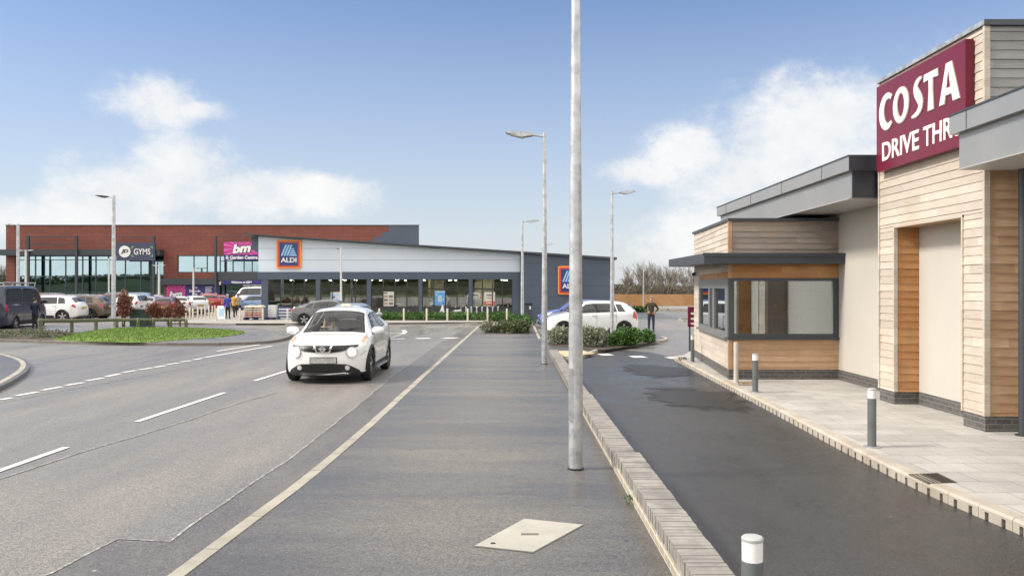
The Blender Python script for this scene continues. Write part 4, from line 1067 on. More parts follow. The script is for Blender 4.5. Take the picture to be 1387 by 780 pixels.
MB().box(XA(300.5, Yw), XA(356, Yw), Yw, Yw + .1, ZA(384.7, Yw), ZA(380, Yw)).build('sign_panel', SIGB, t)
text('Welcome to B&M', 27 * BGRN, 3 * BGRN, SIGNW, t, Vector((XA(327, Yw), Yw, ZA(382.2, Yw))), *FRONT, .03, .03)
JDB = M('gym_sign_panel', (.05, .055, .11), .4, 0, .05, .5); JDG = M('gym_green', (.16, .55, .16), .4)
Yj = BY - 1.55
t = thing('shop_sign', 'dark blue JD GYMS sign with white disc and green corner brackets', 'sign', (XA(183, Yj), Yj, ZA(353, Yj)))
MB().box(XA(157.5, Yj), XA(209.5, Yj), Yj, Yj + .25, ZA(353, Yj), ZA(328.7, Yj)).build('sign_panel', JDB, t)
c = Vector((XA(169, Yj), Yj, ZA(340.8, Yj)))
MB().prism(arc(0, 0, .66, .66, 0, 360, 32)[:-1], c, Vector((1, 0, 0)), Vector((0, 0, 1)), Vector((0, -.03, 0))).build('disc', SIGNW, t)
text('JD', .86, .52, JDB, t, c + Vector((0, -.03, 0)), *FRONT, .02, .05, 'lettering', .25)
text('GYMS', 22 * BGRN, 8 * BGRN, SIGNW, t, Vector((XA(192.5, Yj), Yj, ZA(340.8, Yj))), *FRONT, .02, .012)
mb = MB()
for sx, x in ((1, 178.4), (-1, 206.8)):
    for sz, y in ((1, 333.8), (-1, 347.8)):
        X_, Z_ = XA(x, Yj), ZA(y, Yj)
        mb.box(min(X_, X_ + sx * .28), max(X_, X_ + sx * .28), Yj - .02, Yj, min(Z_, Z_ - sz * .075), max(Z_, Z_ - sz * .075))
        mb.box(min(X_, X_ + sx * .075), max(X_, X_ + sx * .075), Yj - .021, Yj, min(Z_ - sz * .075, Z_ - sz * .28), max(Z_ - sz * .075, Z_ - sz * .28))
mb.build('corner_bracket', JDG, t)

# ================================================================== FORECOURT, KERB, BOLLARDS
AK = [g2(225, 439), g2(300, 440.3), g2(400, 440.3), g2(520, 439.3), g2(640, 438.2), g2(688, 437.2)]
fore = AK + [g2(700, 434, .1), (XA(712, 60), 60), (XA(840, 56), 60), (XA(840, 56), 90), (-30, 95.9), (XA(222, 96), 95.9), (XA(292, 62), 62)]
sheet('shop_pavement', fore, .1, PAVE2, thick=.1)
kerb('kerb', [Vector(p) for p in AK], .14, -.02, .104, CONCD)
PALEP = M('pale_bollard', (.55, .50, .42), .6, 0, .1, 3)
def pbollard(px, Y, label):
    x = XA(px, Y); t = thing('bollard', label, 'bollard', (x, Y, .1), 'pale bollards along the supermarket kerb')
    MB().lathe([(0, .1), (.055, .1), (.055, .84), (.04, .865), (0, .87)], (x, Y, 0), n=10).build('post', PALEP, t, smooth=True)
front = [261.3, 293.3, 325, 356, 389.6, 513.8, 547, 578, 606, 633.5, 660.5, 686.6]
desc = ['leftmost of the front row before the paved forecourt', 'left of the person in the blue jacket', 'just left of the pallet of pale sacks', 'at the right edge of the pallet of pale sacks',
        'before the stacked drink packs by the dark pillar', 'nearest to the right of the white car', 'second to the right of the white car', 'between the white car and the scooter', 'right in front of the white scooter',
        'just right of the white scooter', 'in front of the bicycle stands', 'last of the row beside the far planter']
for px, d_ in zip(front, desc): pbollard(px, 50.9 - (px - 261) * .002, 'pale kerb bollard, ' + d_)
for i, (px, Y) in enumerate(((252, 51.4), (257, 52.1), (268, 53.2), (273, 54.4), (278, 55.5), (283, 56.6), (287.8, 57.8), (291.3, 59.2))):
    pbollard(px, Y, 'pale bollard, %s of the row running back beside the parked cars' % (ORD[i] + (' nearest' if i == 0 else '')))
# bicycle stands and scooter
for i in range(9):
    px = 617 + i * 7.2; Y = 54.6; x = XA(px, Y)
    t = MB().path([(x, Y - .35, .1), (x, Y - .35, .78), (x, Y - .28, .86), (x, Y + .28, .86), (x, Y + .35, .78), (x, Y + .35, .1)], .03, 8).build('bicycle_stand', GALVW, loc=(x, Y, .1))
    tag(t, 'pale steel hoop bicycle stand, %s from the white scooter' % ORD[i], 'bicycle stand', 'bicycle stands before the shop window')
sx, sy = XA(608.5, 54), 54.0
t = thing('scooter', 'white motor scooter parked among the bicycle stands', 'scooter', (sx, sy, .1))
SB = lambda x, z: Vector((sx + x, sy, .1 + z))
def disc(mb, c, r, w_, n=20): return mb.lathe([(0, -w_), (r * .86, -w_), (r, -w_ * .5), (r, w_ * .5), (r * .86, w_), (0, w_)], c, 'y', n)
for x in (-.55, .55): disc(MB(), SB(x, .25), .25, .06).build('wheel', RUBBER, t, smooth=True)
mb = MB(); mb.prism([(-.62, .42), (-.45, .9), (-.38, .92), (-.3, .4), (.1, .32), (.25, .55), (.78, .62), (.7, .45), (.3, .2), (-.2, .18)], SB(0, 0) + Vector((0, .14, 0)), (1, 0, 0), (0, 0, 1), (0, -.28, 0)); mb.build('body', PW, t)
mb = MB(); mb.prism([(.0, .68), (.15, .74), (.72, .76), (.78, .68), (.3, .6), (.1, .62)], SB(0, 0) + Vector((0, .12, 0)), (1, 0, 0), (0, 0, 1), (0, -.24, 0)); mb.build('seat', BLACKP, t)
MB().tube(SB(-.4, .9), SB(-.36, 1.05), .03).tube(SB(-.36, 1.03) + Vector((0, -.3, 0)), SB(-.36, 1.03) + Vector((0, .3, 0)), .02).build('handlebar', BLACKP, t)
# litter bin at the dark wall
bx, byy = XA(716, 53), 53.0
t = thing('litter_bin', 'dark litter bin standing in front of the corner of the dark end wall', 'bin', (bx, byy, .1))
MB().box(bx - .22, bx + .22, byy - .2, byy + .2, .3, 1.05).build('body', DKMETAL, t); MB().box(bx - .26, bx + .26, byy - .24, byy + .24, 1.05, 1.14).build('lid', BLACKP, t); MB().tube((bx, byy, .1), (bx, byy, .3), .06).build('post', PALEP, t)
MB().box(bx + .04, bx + .14, byy - .215, byy - .2, .75, .95).build('notice', SIGNW, t)
# goods for sale in front of the shop
SACK = M('sack_plastic', (.50, .45, .38), .5, 0, .3, 5); SACKP = M('sack_printed', (.45, .26, .24), .5, 0, .5, 6); PALLET = M('pallet_blue', (.05, .07, .16), .7, 0, .2, 5)
PKW = M('pack_white', (.62, .64, .66), .45, 0, .1, 6); PKB = M('pack_blue', (.05, .10, .42), .45, 0, .3, 6)
def pallet(x, y, w_, label):
    t = thing('pallet', label, 'pallet', (x, y, .1), 'pallets before the supermarket')
    mb = MB()
    for i in range(5): mb.box(x - w_ / 2, x + w_ / 2, y - .5 + i * .21, y - .5 + i * .21 + .15, .215, .24)
    mb.build('deck', PALLET, t)
    mb = MB()
    for i in range(3): mb.box(x - w_ / 2 + i * (w_ / 2 - .05), x - w_ / 2 + i * (w_ / 2 - .05) + .1, y - .5, y + .49, .1, .214)
    mb.build('bearer', PALLET, t)
def sack(x, y, z, w_, d_, h_, mat):
    mb = MB(); nx, ny = 7, 5; g = []
    prof = []
    for sgn in (1, -1):
        for i in range(nx + 1):
            for j in range(ny + 1):
                a, b = i / nx * 2 - 1, j / ny * 2 - 1
                hh = (1 - abs(a) ** 3.5) * (1 - abs(b) ** 3.5)
                prof.append((x + a * w_ / 2, y + b * d_ / 2, z + h_ / 2 + sgn * h_ / 2 * (hh ** .5) + .006 * math.sin(a * 9 + b * 5)))
    k = (nx + 1) * (ny + 1); fs = []
    for s in (0, 1):
        for i in range(nx):
            for j in range(ny):
                q = s * k + i * (ny + 1) + j; f = (q, q + ny + 1, q + ny + 2, q + 1); fs.append(f if s == 0 else f[::-1])
    o = mb.add(prof, fs).build('sack', mat, smooth=True, loc=(x, y, z), recalc=False); return o
px0 = XA(344, 52.3)
pallet(px0, 52.6, 1.25, 'blue pallet under the heap of pale sacks')
for lv in range(5):
    for c in range(2):
        o = sack(px0 - .3 + c * .6, 52.25, .24 + lv * .145, .62, .44, .17, SACKP if lv < 2 else SACK)
        tag(o, 'pale printed sack in the front stack on the pallet, in %s of its rows' % (['the lowest', 'the second', 'the middle', 'the fourth', 'the topmost'][lv]), 'sack', 'sacks in row %d of the pallet' % (lv + 1))
for c in range(2):
    o = sack(px0 - .28 + c * .55, 52.75, .82, .6, .45, .2, SACK); tag(o, 'pale sack lying at the back of the heap on the pallet', 'sack', 'sacks at the back of the pallet')
tri = [(0, 0), (.5, .05), (.28, .55), (.18, .5)]
pallet(XA(370, 53.2), 53.2, .9, 'blue pallet under the stack of white cartons')
for i in range(5):
    x = XA(370, 53.2); o = MB().box(x - .24, x + .24, 52.9, 53.4, .242 + i * .155, .39 + i * .155).build('carton', PKW, loc=(x, 53.1, .24 + i * .155))
    tag(o, 'white carton in the stack before the dark pillar, %s from the ground' % ORD[i], 'carton', 'white cartons in one stack')
for k, px in enumerate((382, 389.5)):
    for i in range(4):
        x = XA(px, 53.4); z = .12 + i * .19
        t = thing('drink_pack', 'blue and white drink pack, %s up in the %s stack' % (ORD[i], ('left', 'right')[k]), 'drink pack', (x, 53.4, z), 'drink packs in stacks')
        MB().box(x - .17, x + .17, 53.2, 53.6, z, z + .1).build('wrap', PKW, t)
        mb = MB()
        for b in range(4): mb.tube((x - .125 + b * .083, 53.25, z + .1), (x - .125 + b * .083, 53.25, z + .18), .035, .02, 8)
        mb.build('bottle_top', PKB, t)
# A-board
q = Vector((XA(301, 54.5), 54.5, .1)); t = thing('pavement_sign', 'small white and blue pavement sign left of the person in blue', 'sign', q)
for s in (-1, 1):
    MB().obox(q + Vector((0, s * .15, .42)), (.29, 0, 0), (0, .012, 0), (0, -s * .1, .42)).build('panel', SIGNW, t)
MB().obox(q + Vector((0, -.166, .42)), (.17, 0, 0), (0, .004, 0), (0, .06, .25)).build('poster', PB2, t)

# ================================================================== TIMBER FENCE, RAIL FENCE, CABINET, BARRIER
FENCE = cladmat('fence_timber', (.42, .22, .09), (.48, .28, .13), (.22, .12, .06), 5, .5)
ft = thing('timber_fence', 'long golden brown timber fence in front of the bare trees', 'fence', (XA(900, 91), 91, 0))
mb = MB(); x = XA(820, 91); xe = XA(1300, 91)
while x < xe: mb.box(x, x + .145, 91, 91.03 + random.uniform(0, .008), .02, 1.42 + random.uniform(-.01, .01)); x += .152
mb.build('fence_board', FENCE, ft)
x = XA(820, 91)
mb = MB()
while x < xe: mb.box(x - .06, x + .06, 91.03, 91.15, 0, 1.4); x += 2.4
mb.build('fence_post', FENCE, ft)
bt_ = thing('low_barrier', 'long pale low barrier rail at the edge of the parking area', 'barrier', (XA(885, 77), 77, 0))
x0, x1 = XA(834, 77), XA(1290, 77)
WHB = M('pale_rail', (.62, .62, .60), .5, .1, .1, .5)
MB().box(x0, x1, 77, 77.1, .18, .42).build('rail', WHB, bt_)
mb = MB(); x = x0
while x < x1: mb.box(x, x + .12, 77.1, 77.2, 0, .4); x += 2.4
mb.build('post', DKMETAL, bt_)
kerb('kerb', [(x0, 75.2), (x1, 75.2)], .14, 0, .1, CONC)
sheet('planting_bed', [(x0, 75.3), (x1, 75.3), (x1, 76.9), (x0, 76.9)], .08, SOIL)
kerb('kerb', [g2(926, 436), g2(918, 434.5), g2(922, 432.5), g2(940, 432)], -.12, -.01, .1, CONC)
RAILT = M('weathered_timber', (.12, .125, .075), .8, 0, .3, 5, .3, 30); STRAP = M('steel_strap', (.6, .6, .6), .4, .6)
rf = thing('rail_fence', 'low wooden rail fence with steel straps round the grass verge', 'fence', tuple(G(150, 447, .1)))
posts = [(57, 456.5, -.05), (97, 450.5, 0), (130, 447.8, 0), (158, 446, 0), (187, 445.2, 0), (208, 444.8, 0), (231, 444.5, 0), (252, 444, 0)]
tops = []
for px, py, ln in posts:
    p = G(px, py, .1); hgt = ZA({57: 434.5, 97: 434, 130: 433.6}.get(px, 433.2), p.y)
    tp = Vector((p.x + ln * 2, p.y, hgt)); tops.append(tp)
    po = MB().tube((p.x, p.y, .0), tp, .085, .085, 10).build('post', RAILT, rf, smooth=True)
    mb = MB(); mb.tube(tp + Vector((0, -.09, .09)), tp + Vector((0, -.09, -.12)), .012).tube(tp + Vector((0, -.09, .09)), tp + Vector((0, .09, .09)), .012); mb.build('strap', STRAP, po)
mb = MB()
for a, b in zip(tops, tops[1:]): mb.tube(a + (a - b).normalized() * .1, b, .08, .08, 10)
mb.build('rail', RAILT, rf, smooth=True)
cx0, cx1, cyy = XA(175.5, 43.5), XA(200.5, 43.5), 43.5
t = thing('utility_cabinet', 'dark green utility cabinet between the red brown bushes', 'cabinet', ((cx0 + cx1) / 2, cyy, .1))
GREENC = M('cabinet_green', (.02, .055, .04), .5, 0, .1, 2)
MB().box(cx0, cx1, cyy, cyy + .5, .1, ZA(419, cyy)).build('body', GREENC, t); MB().box(cx0 - .03, cx1 + .03, cyy - .03, cyy + .53, ZA(419, cyy), ZA(416.5, cyy)).build('top', M('cabinet_top', (.4, .41, .38), .5), t)
for k in range(2): MB().box(cx0 + .03 + k * (cx1 - cx0) / 2, cx0 - .03 + (k + 1) * (cx1 - cx0) / 2, cyy - .012, cyy, .2, ZA(420.5, cyy)).build('door', GREENC, t)

# ================================================================== PLANTS
def leafmat(name, c, var=.25): 
    m = M(name, c, .6, 0, var, 6); b = m.node_tree.nodes['Principled BSDF']; b.inputs['Subsurface Weight'].default_value = 0
    return m
HEBE = [leafmat('grey_leaf_a', (.23, .25, .17)), leafmat('grey_leaf_b', (.13, .15, .085)), leafmat('grey_leaf_c', (.33, .34, .26))]
GRN = [leafmat('green_leaf_a', (.055, .14, .022)), leafmat('green_leaf_b', (.035, .085, .018)), leafmat('green_leaf_c', (.10, .21, .035))]
OLV = [leafmat('olive_leaf_a', (.07, .10, .035)), leafmat('olive_leaf_b', (.045, .065, .025)), leafmat('olive_leaf_c', (.12, .15, .06))]
RUS = [leafmat('russet_leaf_a', (.20, .078, .05)), leafmat('russet_leaf_b', (.12, .042, .03)), leafmat('russet_leaf_c', (.34, .15, .09))]
TWIG = M('twig_bark', (.10, .075, .055), .85, 0, .3, 8)
def leaves(mb, clumps, n, size, rnd, nm=3, up=.3):
    tot = sum(c[3] * c[4] * c[5] for c in clumps)
    for cx, cy, cz, rx, ry, rz in clumps:
        for _ in range(max(4, int(n * rx * ry * rz / tot))):
            th = rnd.uniform(0, 2 * math.pi); ph = math.acos(rnd.uniform(-1, 1)); rr = rnd.uniform(.35, 1) ** .5 * rnd.uniform(.85, 1.12)
            dv = Vector((math.sin(ph) * math.cos(th), math.sin(ph) * math.sin(th), math.cos(ph)))
            c = Vector((cx + dv.x * rx * rr, cy + dv.y * ry * rr, cz + dv.z * rz * rr))
            if c.z < .1: continue
            a = (dv + Vector((rnd.gauss(0, .6), rnd.gauss(0, .6), rnd.gauss(up, .5)))).normalized()
            s = size * rnd.uniform(.6, 1.35); b = a.orthogonal().normalized(); b.rotate(Matrix.Rotation(rnd.uniform(0, 6.28), 3, a)); w = b * s * .34
            mb.add([c - w * .2, c + a * s * .5 + w, c + a * s, c + a * s * .5 - w], [(0, 1, 2, 3)], rnd.randrange(nm))
def shrub(name, label, cat, x, y, rx, ry, h, n, size, mats, seed, group=None, z0=.1, lobes=9, stems=8, legs=0.):
    rnd = random.Random(seed); t = thing(name, label, cat, (x, y, z0), group)
    cl = []
    for _ in range(lobes):
        a = rnd.uniform(0, 6.28); q = rnd.uniform(.1, .75); s = rnd.uniform(.32, .55)
        cz = z0 + legs + (h - legs) * rnd.uniform(.3, .95 - s * .45) * (1.05 - q * .45)
        cl.append((x + math.cos(a) * rx * q, y + math.sin(a) * ry * q, cz, rx * s, ry * s, (h - legs) * s * .75))
    mb = MB(); leaves(mb, cl, n, size, rnd, len(mats)); mb.build('foliage', mats, t, recalc=False)
    mb = MB()
    for i in range(stems):
        c = cl[i % len(cl)]; b = Vector((x + rnd.uniform(-.15, .15) * rx, y + rnd.uniform(-.15, .15) * ry, z0 - .02)); e = Vector(c[:3]) + Vector((0, 0, c[5] * .5)); m_ = b.lerp(e, .5) + Vector((rnd.uniform(-.06, .06), rnd.uniform(-.06, .06), .05))
        mb.tube(b, m_, .016, .012, 5).tube(m_, e, .012, .005, 5)
    mb.build('stem', TWIG, t); return t
# planter between footpath and bays (far)
sheet('planting_bed', [g2(653, 449.5, .1), g2(722, 449.5, .1), g2(716, 436, .1), g2(668, 436, .1)], .108, SOIL)
def sh(px, py, wpx, hpx, mats, n, size, label, seed, ry=.8, name='shrub', **k):
    p = G(px, py, .1); Y = p.y + ry * .6
    return shrub(name, label, 'shrub', XA(px, Y), Y, wpx * Y / F / 2 * 1.12, ry, hpx * Y / F, n, size, mats, seed, **k)
sh(664, 451.5, 32, 17, HEBE, 1500, .10, 'rounded grey green shrub at the left end of the far planter', 1)
sh(687, 451.5, 26, 17, OLV, 1300, .10, 'dull olive shrub in the middle of the far planter', 2)
sh(707, 451, 30, 18, OLV, 1500, .10, 'olive shrub at the right end of the far planter by its lamp post', 3)
sh(702, 441, 40, 14, GRN, 1300, .10, 'low green shrub behind the olive ones, below the litter bin', 4)
# planter beside the bays (near)
sheet('planting_bed', [g2(742, 466.5, .1), g2(745, 458, .1), g2(850, 456, .1), g2(893, 462, .1), g2(850, 469, .1), g2(817, 474, .1), g2(800, 474, .1)], .108, SOIL)
sh(757, 466.5, 33, 22, HEBE, 2200, .075, 'sprawling grey green shrub between the two lamp posts', 5, ry=.7)
sh(800, 470, 42, 30, HEBE, 3600, .075, 'largest grey green shrub, left of the short grey bollard', 6, ry=.75, lobes=14)
sh(771, 466, 20, 18, HEBE, 900, .075, 'small grey green shrub half behind the near lamp post', 7, ry=.5)
sh(848, 468.5, 44, 24, GRN, 3600, .075, 'bright green shrub in front of the white hatchback rear wheel', 8, ry=.7, lobes=14)
sh(876, 464, 22, 17, GRN, 1300, .075, 'small bright green shrub at the tip of the planter', 9, ry=.5)
sh(832, 467.5, 22, 16, GRN, 1000, .075, 'low green shrub at the foot of the lamp post by the hatchback', 10, ry=.5)
# hedge strip before the supermarket
t = thing('hedge', 'low clipped green hedge strip in front of the shop windows', 'hedge', (XA(600, 52.6), 52.6, .1))
rnd = random.Random(5); mb = MB()
for row, (Y, hh) in enumerate(((51.9, .28), (53.0, .42))):
    cl = [(XA(510 + i * 3.0, Y), Y, .12 + hh * .5, .3, .4, hh * rnd.uniform(.45, .7)) for i in range(62)]
    leaves(mb, cl, 5000, .11, rnd)
mb.build('foliage', GRN, t, recalc=False)
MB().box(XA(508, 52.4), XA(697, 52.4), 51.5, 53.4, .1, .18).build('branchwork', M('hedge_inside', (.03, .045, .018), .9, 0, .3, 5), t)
sh(862, 421.5, 26, 5.5, GRN, 700, .2, 'low green shrub on the verge behind the standing man', 12, ry=.8)
# russet bushes
def rb_(px, Y, wpx, top, label, seed, n, legs):
    h = ZA(top, Y) - .1
    shrub('bush', label, 'bush', XA(px, Y), Y, wpx * Y / F / 2, wpx * Y / F / 2 * .8, h, int(n * 1.35), .078, RUS, seed, 'red brown bushes by the cabinet', lobes=12, stems=9, legs=legs)
rb_(168, 43, 25, 394, 'tall red brown bush beside the dark headed lamp post', 21, 2400, .45)
rb_(209, 43.3, 21, 409, 'dense red brown bush just right of the green cabinet', 22, 1700, .4)
rb_(229, 43.3, 18, 408, 'thin pinkish brown bush between its two darker neighbours', 23, 700, .45)
rb_(244, 43, 17, 410, 'small dark red brown bush at the right end of the row', 24, 1000, .4)
# grass verge: mound and blades
from mathutils.geometry import delaunay_2d_cdt
GP = [g2(*p, .1) for p in ((70, 460.8), (110, 462.6), (190, 464.2), (236, 461), (290, 457.5), (322, 453.5), (331, 450.8), (318, 448), (255, 445.6), (160, 446), (115, 450), (90, 455))]
GPs = [tuple(p) for p in smoothline([Vector(p) for p in GP + [GP[0]]], 5)][:-1]
def inside(p, poly):
    c = False; j = len(poly) - 1
    for i in range(len(poly)):
        if (poly[i][1] > p[1]) != (poly[j][1] > p[1]) and p[0] < (poly[j][0] - poly[i][0]) * (p[1] - poly[i][1]) / (poly[j][1] - poly[i][1]) + poly[i][0]: c = not c
        j = i
    return c
def edged(p, poly):
    m_ = 1e9; P_ = Vector(p)
    for i in range(len(poly)):
        a, b = Vector(poly[i - 1]), Vector(poly[i]); tt = max(0, min(1, (P_ - a).dot(b - a) / max(1e-9, (b - a).length_squared))); m_ = min(m_, (P_ - a.lerp(b, tt)).length)
    return m_
mound = lambda d_: .13 * (1 - math.exp(-d_ / .9))
pts2 = [Vector(p) for p in GPs]; xs = [p[0] for p in GPs]; ys = [p[1] for p in GPs]
y = min(ys)
while y < max(ys):
    x = min(xs)
    while x < max(xs):
        if inside((x, y), GPs) and edged((x, y), GPs) > .25: pts2.append(Vector((x + random.uniform(-.1, .1), y + random.uniform(-.1, .1))))
        x += .5
    y += .5
k = len(GPs); vv, ee, ff, *_ = delaunay_2d_cdt(pts2, [(i, (i + 1) % k) for i in range(k)], [list(range(k))], 1, 1e-5)
GRASSM = M('verge_grass', (.13, .21, .03), .9, 0, .35, 1.1, .6, 20)
mb = MB(); mb.add([(v_.x, v_.y, .112 + mound(edged(v_, GPs))) for v_ in vv], [tuple(f) for f in ff])
struct(mb.build('verge', GRASSM, smooth=True))
GB = [leafmat('grass_blade_a', (.14, .235, .033)), leafmat('grass_blade_b', (.12, .20, .03)), leafmat('grass_blade_c', (.165, .26, .042))]
mb = MB(); rnd = random.Random(3); cnt = 0
while cnt < 16000:
    x, y = rnd.uniform(min(xs), max(xs)), rnd.uniform(min(ys), max(ys))
    if not inside((x, y), GPs): continue
    z = .11 + mound(edged((x, y), GPs)); hh = rnd.uniform(.025, .06); a = rnd.uniform(0, 6.28); w = rnd.uniform(.012, .028); cnt += 1
    mb.add([(x - math.cos(a) * w, y - math.sin(a) * w, z), (x + math.cos(a) * w, y + math.sin(a) * w, z), (x + rnd.uniform(-.04, .04), y + rnd.uniform(-.04, .04), z + hh)], [(0, 1, 2)], rnd.randrange(3))
mb.build('grass', GB, recalc=False)['kind'] = 'stuff'
# sparse ground cover left of the mound
mb = MB(); rnd = random.Random(4)
for _ in range(160):
    p = G(rnd.uniform(-40, 95), rnd.uniform(448.5, 458.5), .1); leaves(mb, [(p.x, p.y, .14, .14, .14, .07)], 22, .06, rnd)
mb.build('ground_cover', OLV, recalc=False)['kind'] = 'stuff'
# weed at the foot of the wall
mb = MB(); p = G(833, 650, .1); leaves(mb, [(1.085, 7.75, .13, .025, .05, .04)], 30, .03, random.Random(8))
tag(mb.build('weed', GRN, recalc=False, loc=(1.08, 7.75, .1)), 'tiny green weed at the foot of the low brick wall', 'weed')

# bare trees -----------------------------------------------------------------
BARK = M('bare_bark', (.17, .145, .115), .9, 0, .3, 2); BARKD = M('bare_bark_dark', (.075, .07, .055), .9, 0, .3, 2)
def bare_tree(x, y, h, label, seed, mat=None, group='bare trees behind the fence'):
    rnd = random.Random(seed); t = thing('bare_tree', label, 'tree', (x, y, 0), group)
    tr, cr = MB(), MB()
    def grow(p, d_, l, r, dep):
        mb = tr if dep == 0 else cr
        n = 3 if dep < 2 else 2; q = p
        for i in range(n):
            d_ = (d_ + Vector((rnd.gauss(0, .10), rnd.gauss(0, .10), .06))).normalized(); e = q + d_ * l / n
            mb.tube(q, e, r * (1 - .25 * i / n), r * (1 - .25 * (i + 1) / n), 5 if dep < 2 else 3, caps=False)
            if dep < 4:
                for _ in range(2 if dep < 3 else 2):
                    if i == 0 and dep == 0: continue
                    a = rnd.uniform(0, 6.28); sp = rnd.uniform(.35, .75); b = d_.orthogonal().normalized(); b.rotate(Matrix.Rotation(a, 3, d_))
                    grow(e, (d_ + b * sp + Vector((0, 0, .18))).normalized(), l * rnd.uniform(.5, .72), max(.010, r * .46), dep + 1)
            q = e
    for s in range(rnd.choice((1, 2))):
        grow(Vector((x + rnd.uniform(-.3, .3), y, -.05)), Vector((rnd.uniform(-.12, .12), 0, 1)).normalized(), h * .62, (.055 + h * .005), 0)
    m_ = mat or BARK
    tr.build('trunk', m_, t, recalc=False); cr.build('crown', m_, t, recalc=False); return t
tx = [(838, 380), (848, 366), (858, 356), (866, 362), (875, 351), (886, 350), (893, 354), (906, 358), (914, 349), (922, 352), (934, 360), (944, 355), (962, 358), (990, 354), (1030, 350), (1080, 352), (1140, 350), (1200, 355)]
for i, (px, py) in enumerate(tx):
    Y = 97 + (i % 3) * 2.2; 
    where = ('between the end wall and the timber bay' if i < 11 else 'hidden behind the cafe')
    bare_tree(XA(px, Y), Y, ZA(py, Y) * .66, ('bare winter tree behind the fence, %s from the supermarket end wall' % ORD[i]) if i < 16 else 'bare winter tree far behind the cafe roof', 40 + i)
for i, (px, py) in enumerate(((-8, 372), (2, 366), (6, 376), (-20, 368))):
    bare_tree(XA(px, 120), 120, ZA(py, 120) * .95, 'bare tree at the left edge beyond the red retail block, %s' % ('outermost' if i == 3 else ['taller', 'tallest', 'shortest'][i]), 80 + i, group='bare trees beyond the retail block')
rnd = random.Random(6); mb = MB()
for _ in range(4200):
    x = rnd.uniform(XA(826, 95), XA(1300, 95)); y = rnd.uniform(93.2, 96.5); hh = rnd.uniform(1.6, 3.0) * (1 + .15 * math.sin(x * .9)); d_ = Vector((rnd.gauss(0, .22), rnd.gauss(0, .22), 1))
    p = Vector((x, y, 0)); m_ = p + d_ * hh * .5; e = m_ + (d_ + Vector((rnd.gauss(0, .4), rnd.gauss(0, .2), 0))) * hh * .5
    mb.tube(p, m_, .03, .022, 3, rnd.randrange(2), False).tube(m_, e, .022, .01, 3, rnd.randrange(2), False)
leaves(mb, [(rnd.uniform(XA(826, 95), XA(1300, 95)), 95, rnd.uniform(.5, 2.1), .8, .8, .6) for _ in range(130)], 6000, .28, rnd, 2)
mb.build('thicket', [BARK, BARKD], recalc=False)['kind'] = 'stuff'
rnd = random.Random(9); mb = MB()
for _ in range(700):
    x = rnd.uniform(XA(-60, 118), XA(9, 118)); y = rnd.uniform(114, 120); hh = rnd.uniform(2, 4.2); d_ = Vector((rnd.gauss(0, .25), rnd.gauss(0, .2), 1))
    mb.tube((x, y, 0), Vector((x, y, 0)) + d_ * hh, .05, .015, 3, 0, False)
leaves(mb, [(rnd.uniform(XA(-60, 117), XA(8, 117)), 117, rnd.uniform(.5, 3.2), .9, .8, .7) for _ in range(40)], 2200, .3, rnd, 2)
mb.build('thicket', [BARKD, OLV[1]], recalc=False)['kind'] = 'stuff'
# wooded rise behind the viewpoint, seen mirrored in the shop glass
from mathutils import noise as mnoise
HILLM = M('wooded_hill', (.035, .048, .022), .95, 0, .4, .15, .8, .6)
mb = MB(); n_ = 160; vs = []
for i in range(n_ + 1):
    x = -420 + 840 * i / n_; hh = 7 + 2.4 * mnoise.noise((x * .012, 0, 0)) + 1.6 * mnoise.noise((x * .06, 3, 0)) + 1.1 * mnoise.noise((x * .21, 7, 0))
    vs += [(x, -150, -.1), (x, -156, hh * .75), (x, -163, hh), (x, -200, hh * .8)]
mb.add(vs, [(i * 4 + j, i * 4 + j + 1, i * 4 + j + 5, i * 4 + j + 4) for i in range(n_) for j in range(3)])
struct(mb.build('hills', HILLM, smooth=True))
mb = MB(); n_ = 220; vs = []
for i in range(n_ + 1):
    x = -900 + 1800 * i / n_; yb = 330 - abs(x) * .33; hh = 2.6 + (3.5 if abs(x) > 150 else 0) + 1.2 * mnoise.noise((x * .011, 5, 0)) + .9 * mnoise.noise((x * .07, 9, 0)) + .8 * mnoise.noise((x * .3, 2, 0))
    vs += [(x, yb, -.1), (x, yb + 4, hh * .8), (x, yb + 9, hh), (x, yb + 40, hh * .8)]
mb.add(vs, [(i * 4 + j, i * 4 + j + 1, i * 4 + j + 5, i * 4 + j + 4) for i in range(n_) for j in range(3)])
struct(mb.build('hills', HILLM, smooth=True))
rnd = random.Random(10); mb = MB()
for _ in range(15000):
    x = rnd.uniform(-330, 330); z = rnd.uniform(4.5, 7.6) + 2.6 * mnoise.noise((x * .012, 0, 0)); s_ = rnd.uniform(.25, .6); a = rnd.uniform(0, 3)
    mb.add([(x - s_, -152 - z * .7, z), (x + s_ * math.cos(a), -152.6 - z * .7, z - s_ * .6), (x + s_ * .4, -152.3 - z * .7, z + s_)], [(0, 1, 2)], rnd.randrange(3))
mb.build('woodland', OLV, recalc=False)['kind'] = 'stuff'
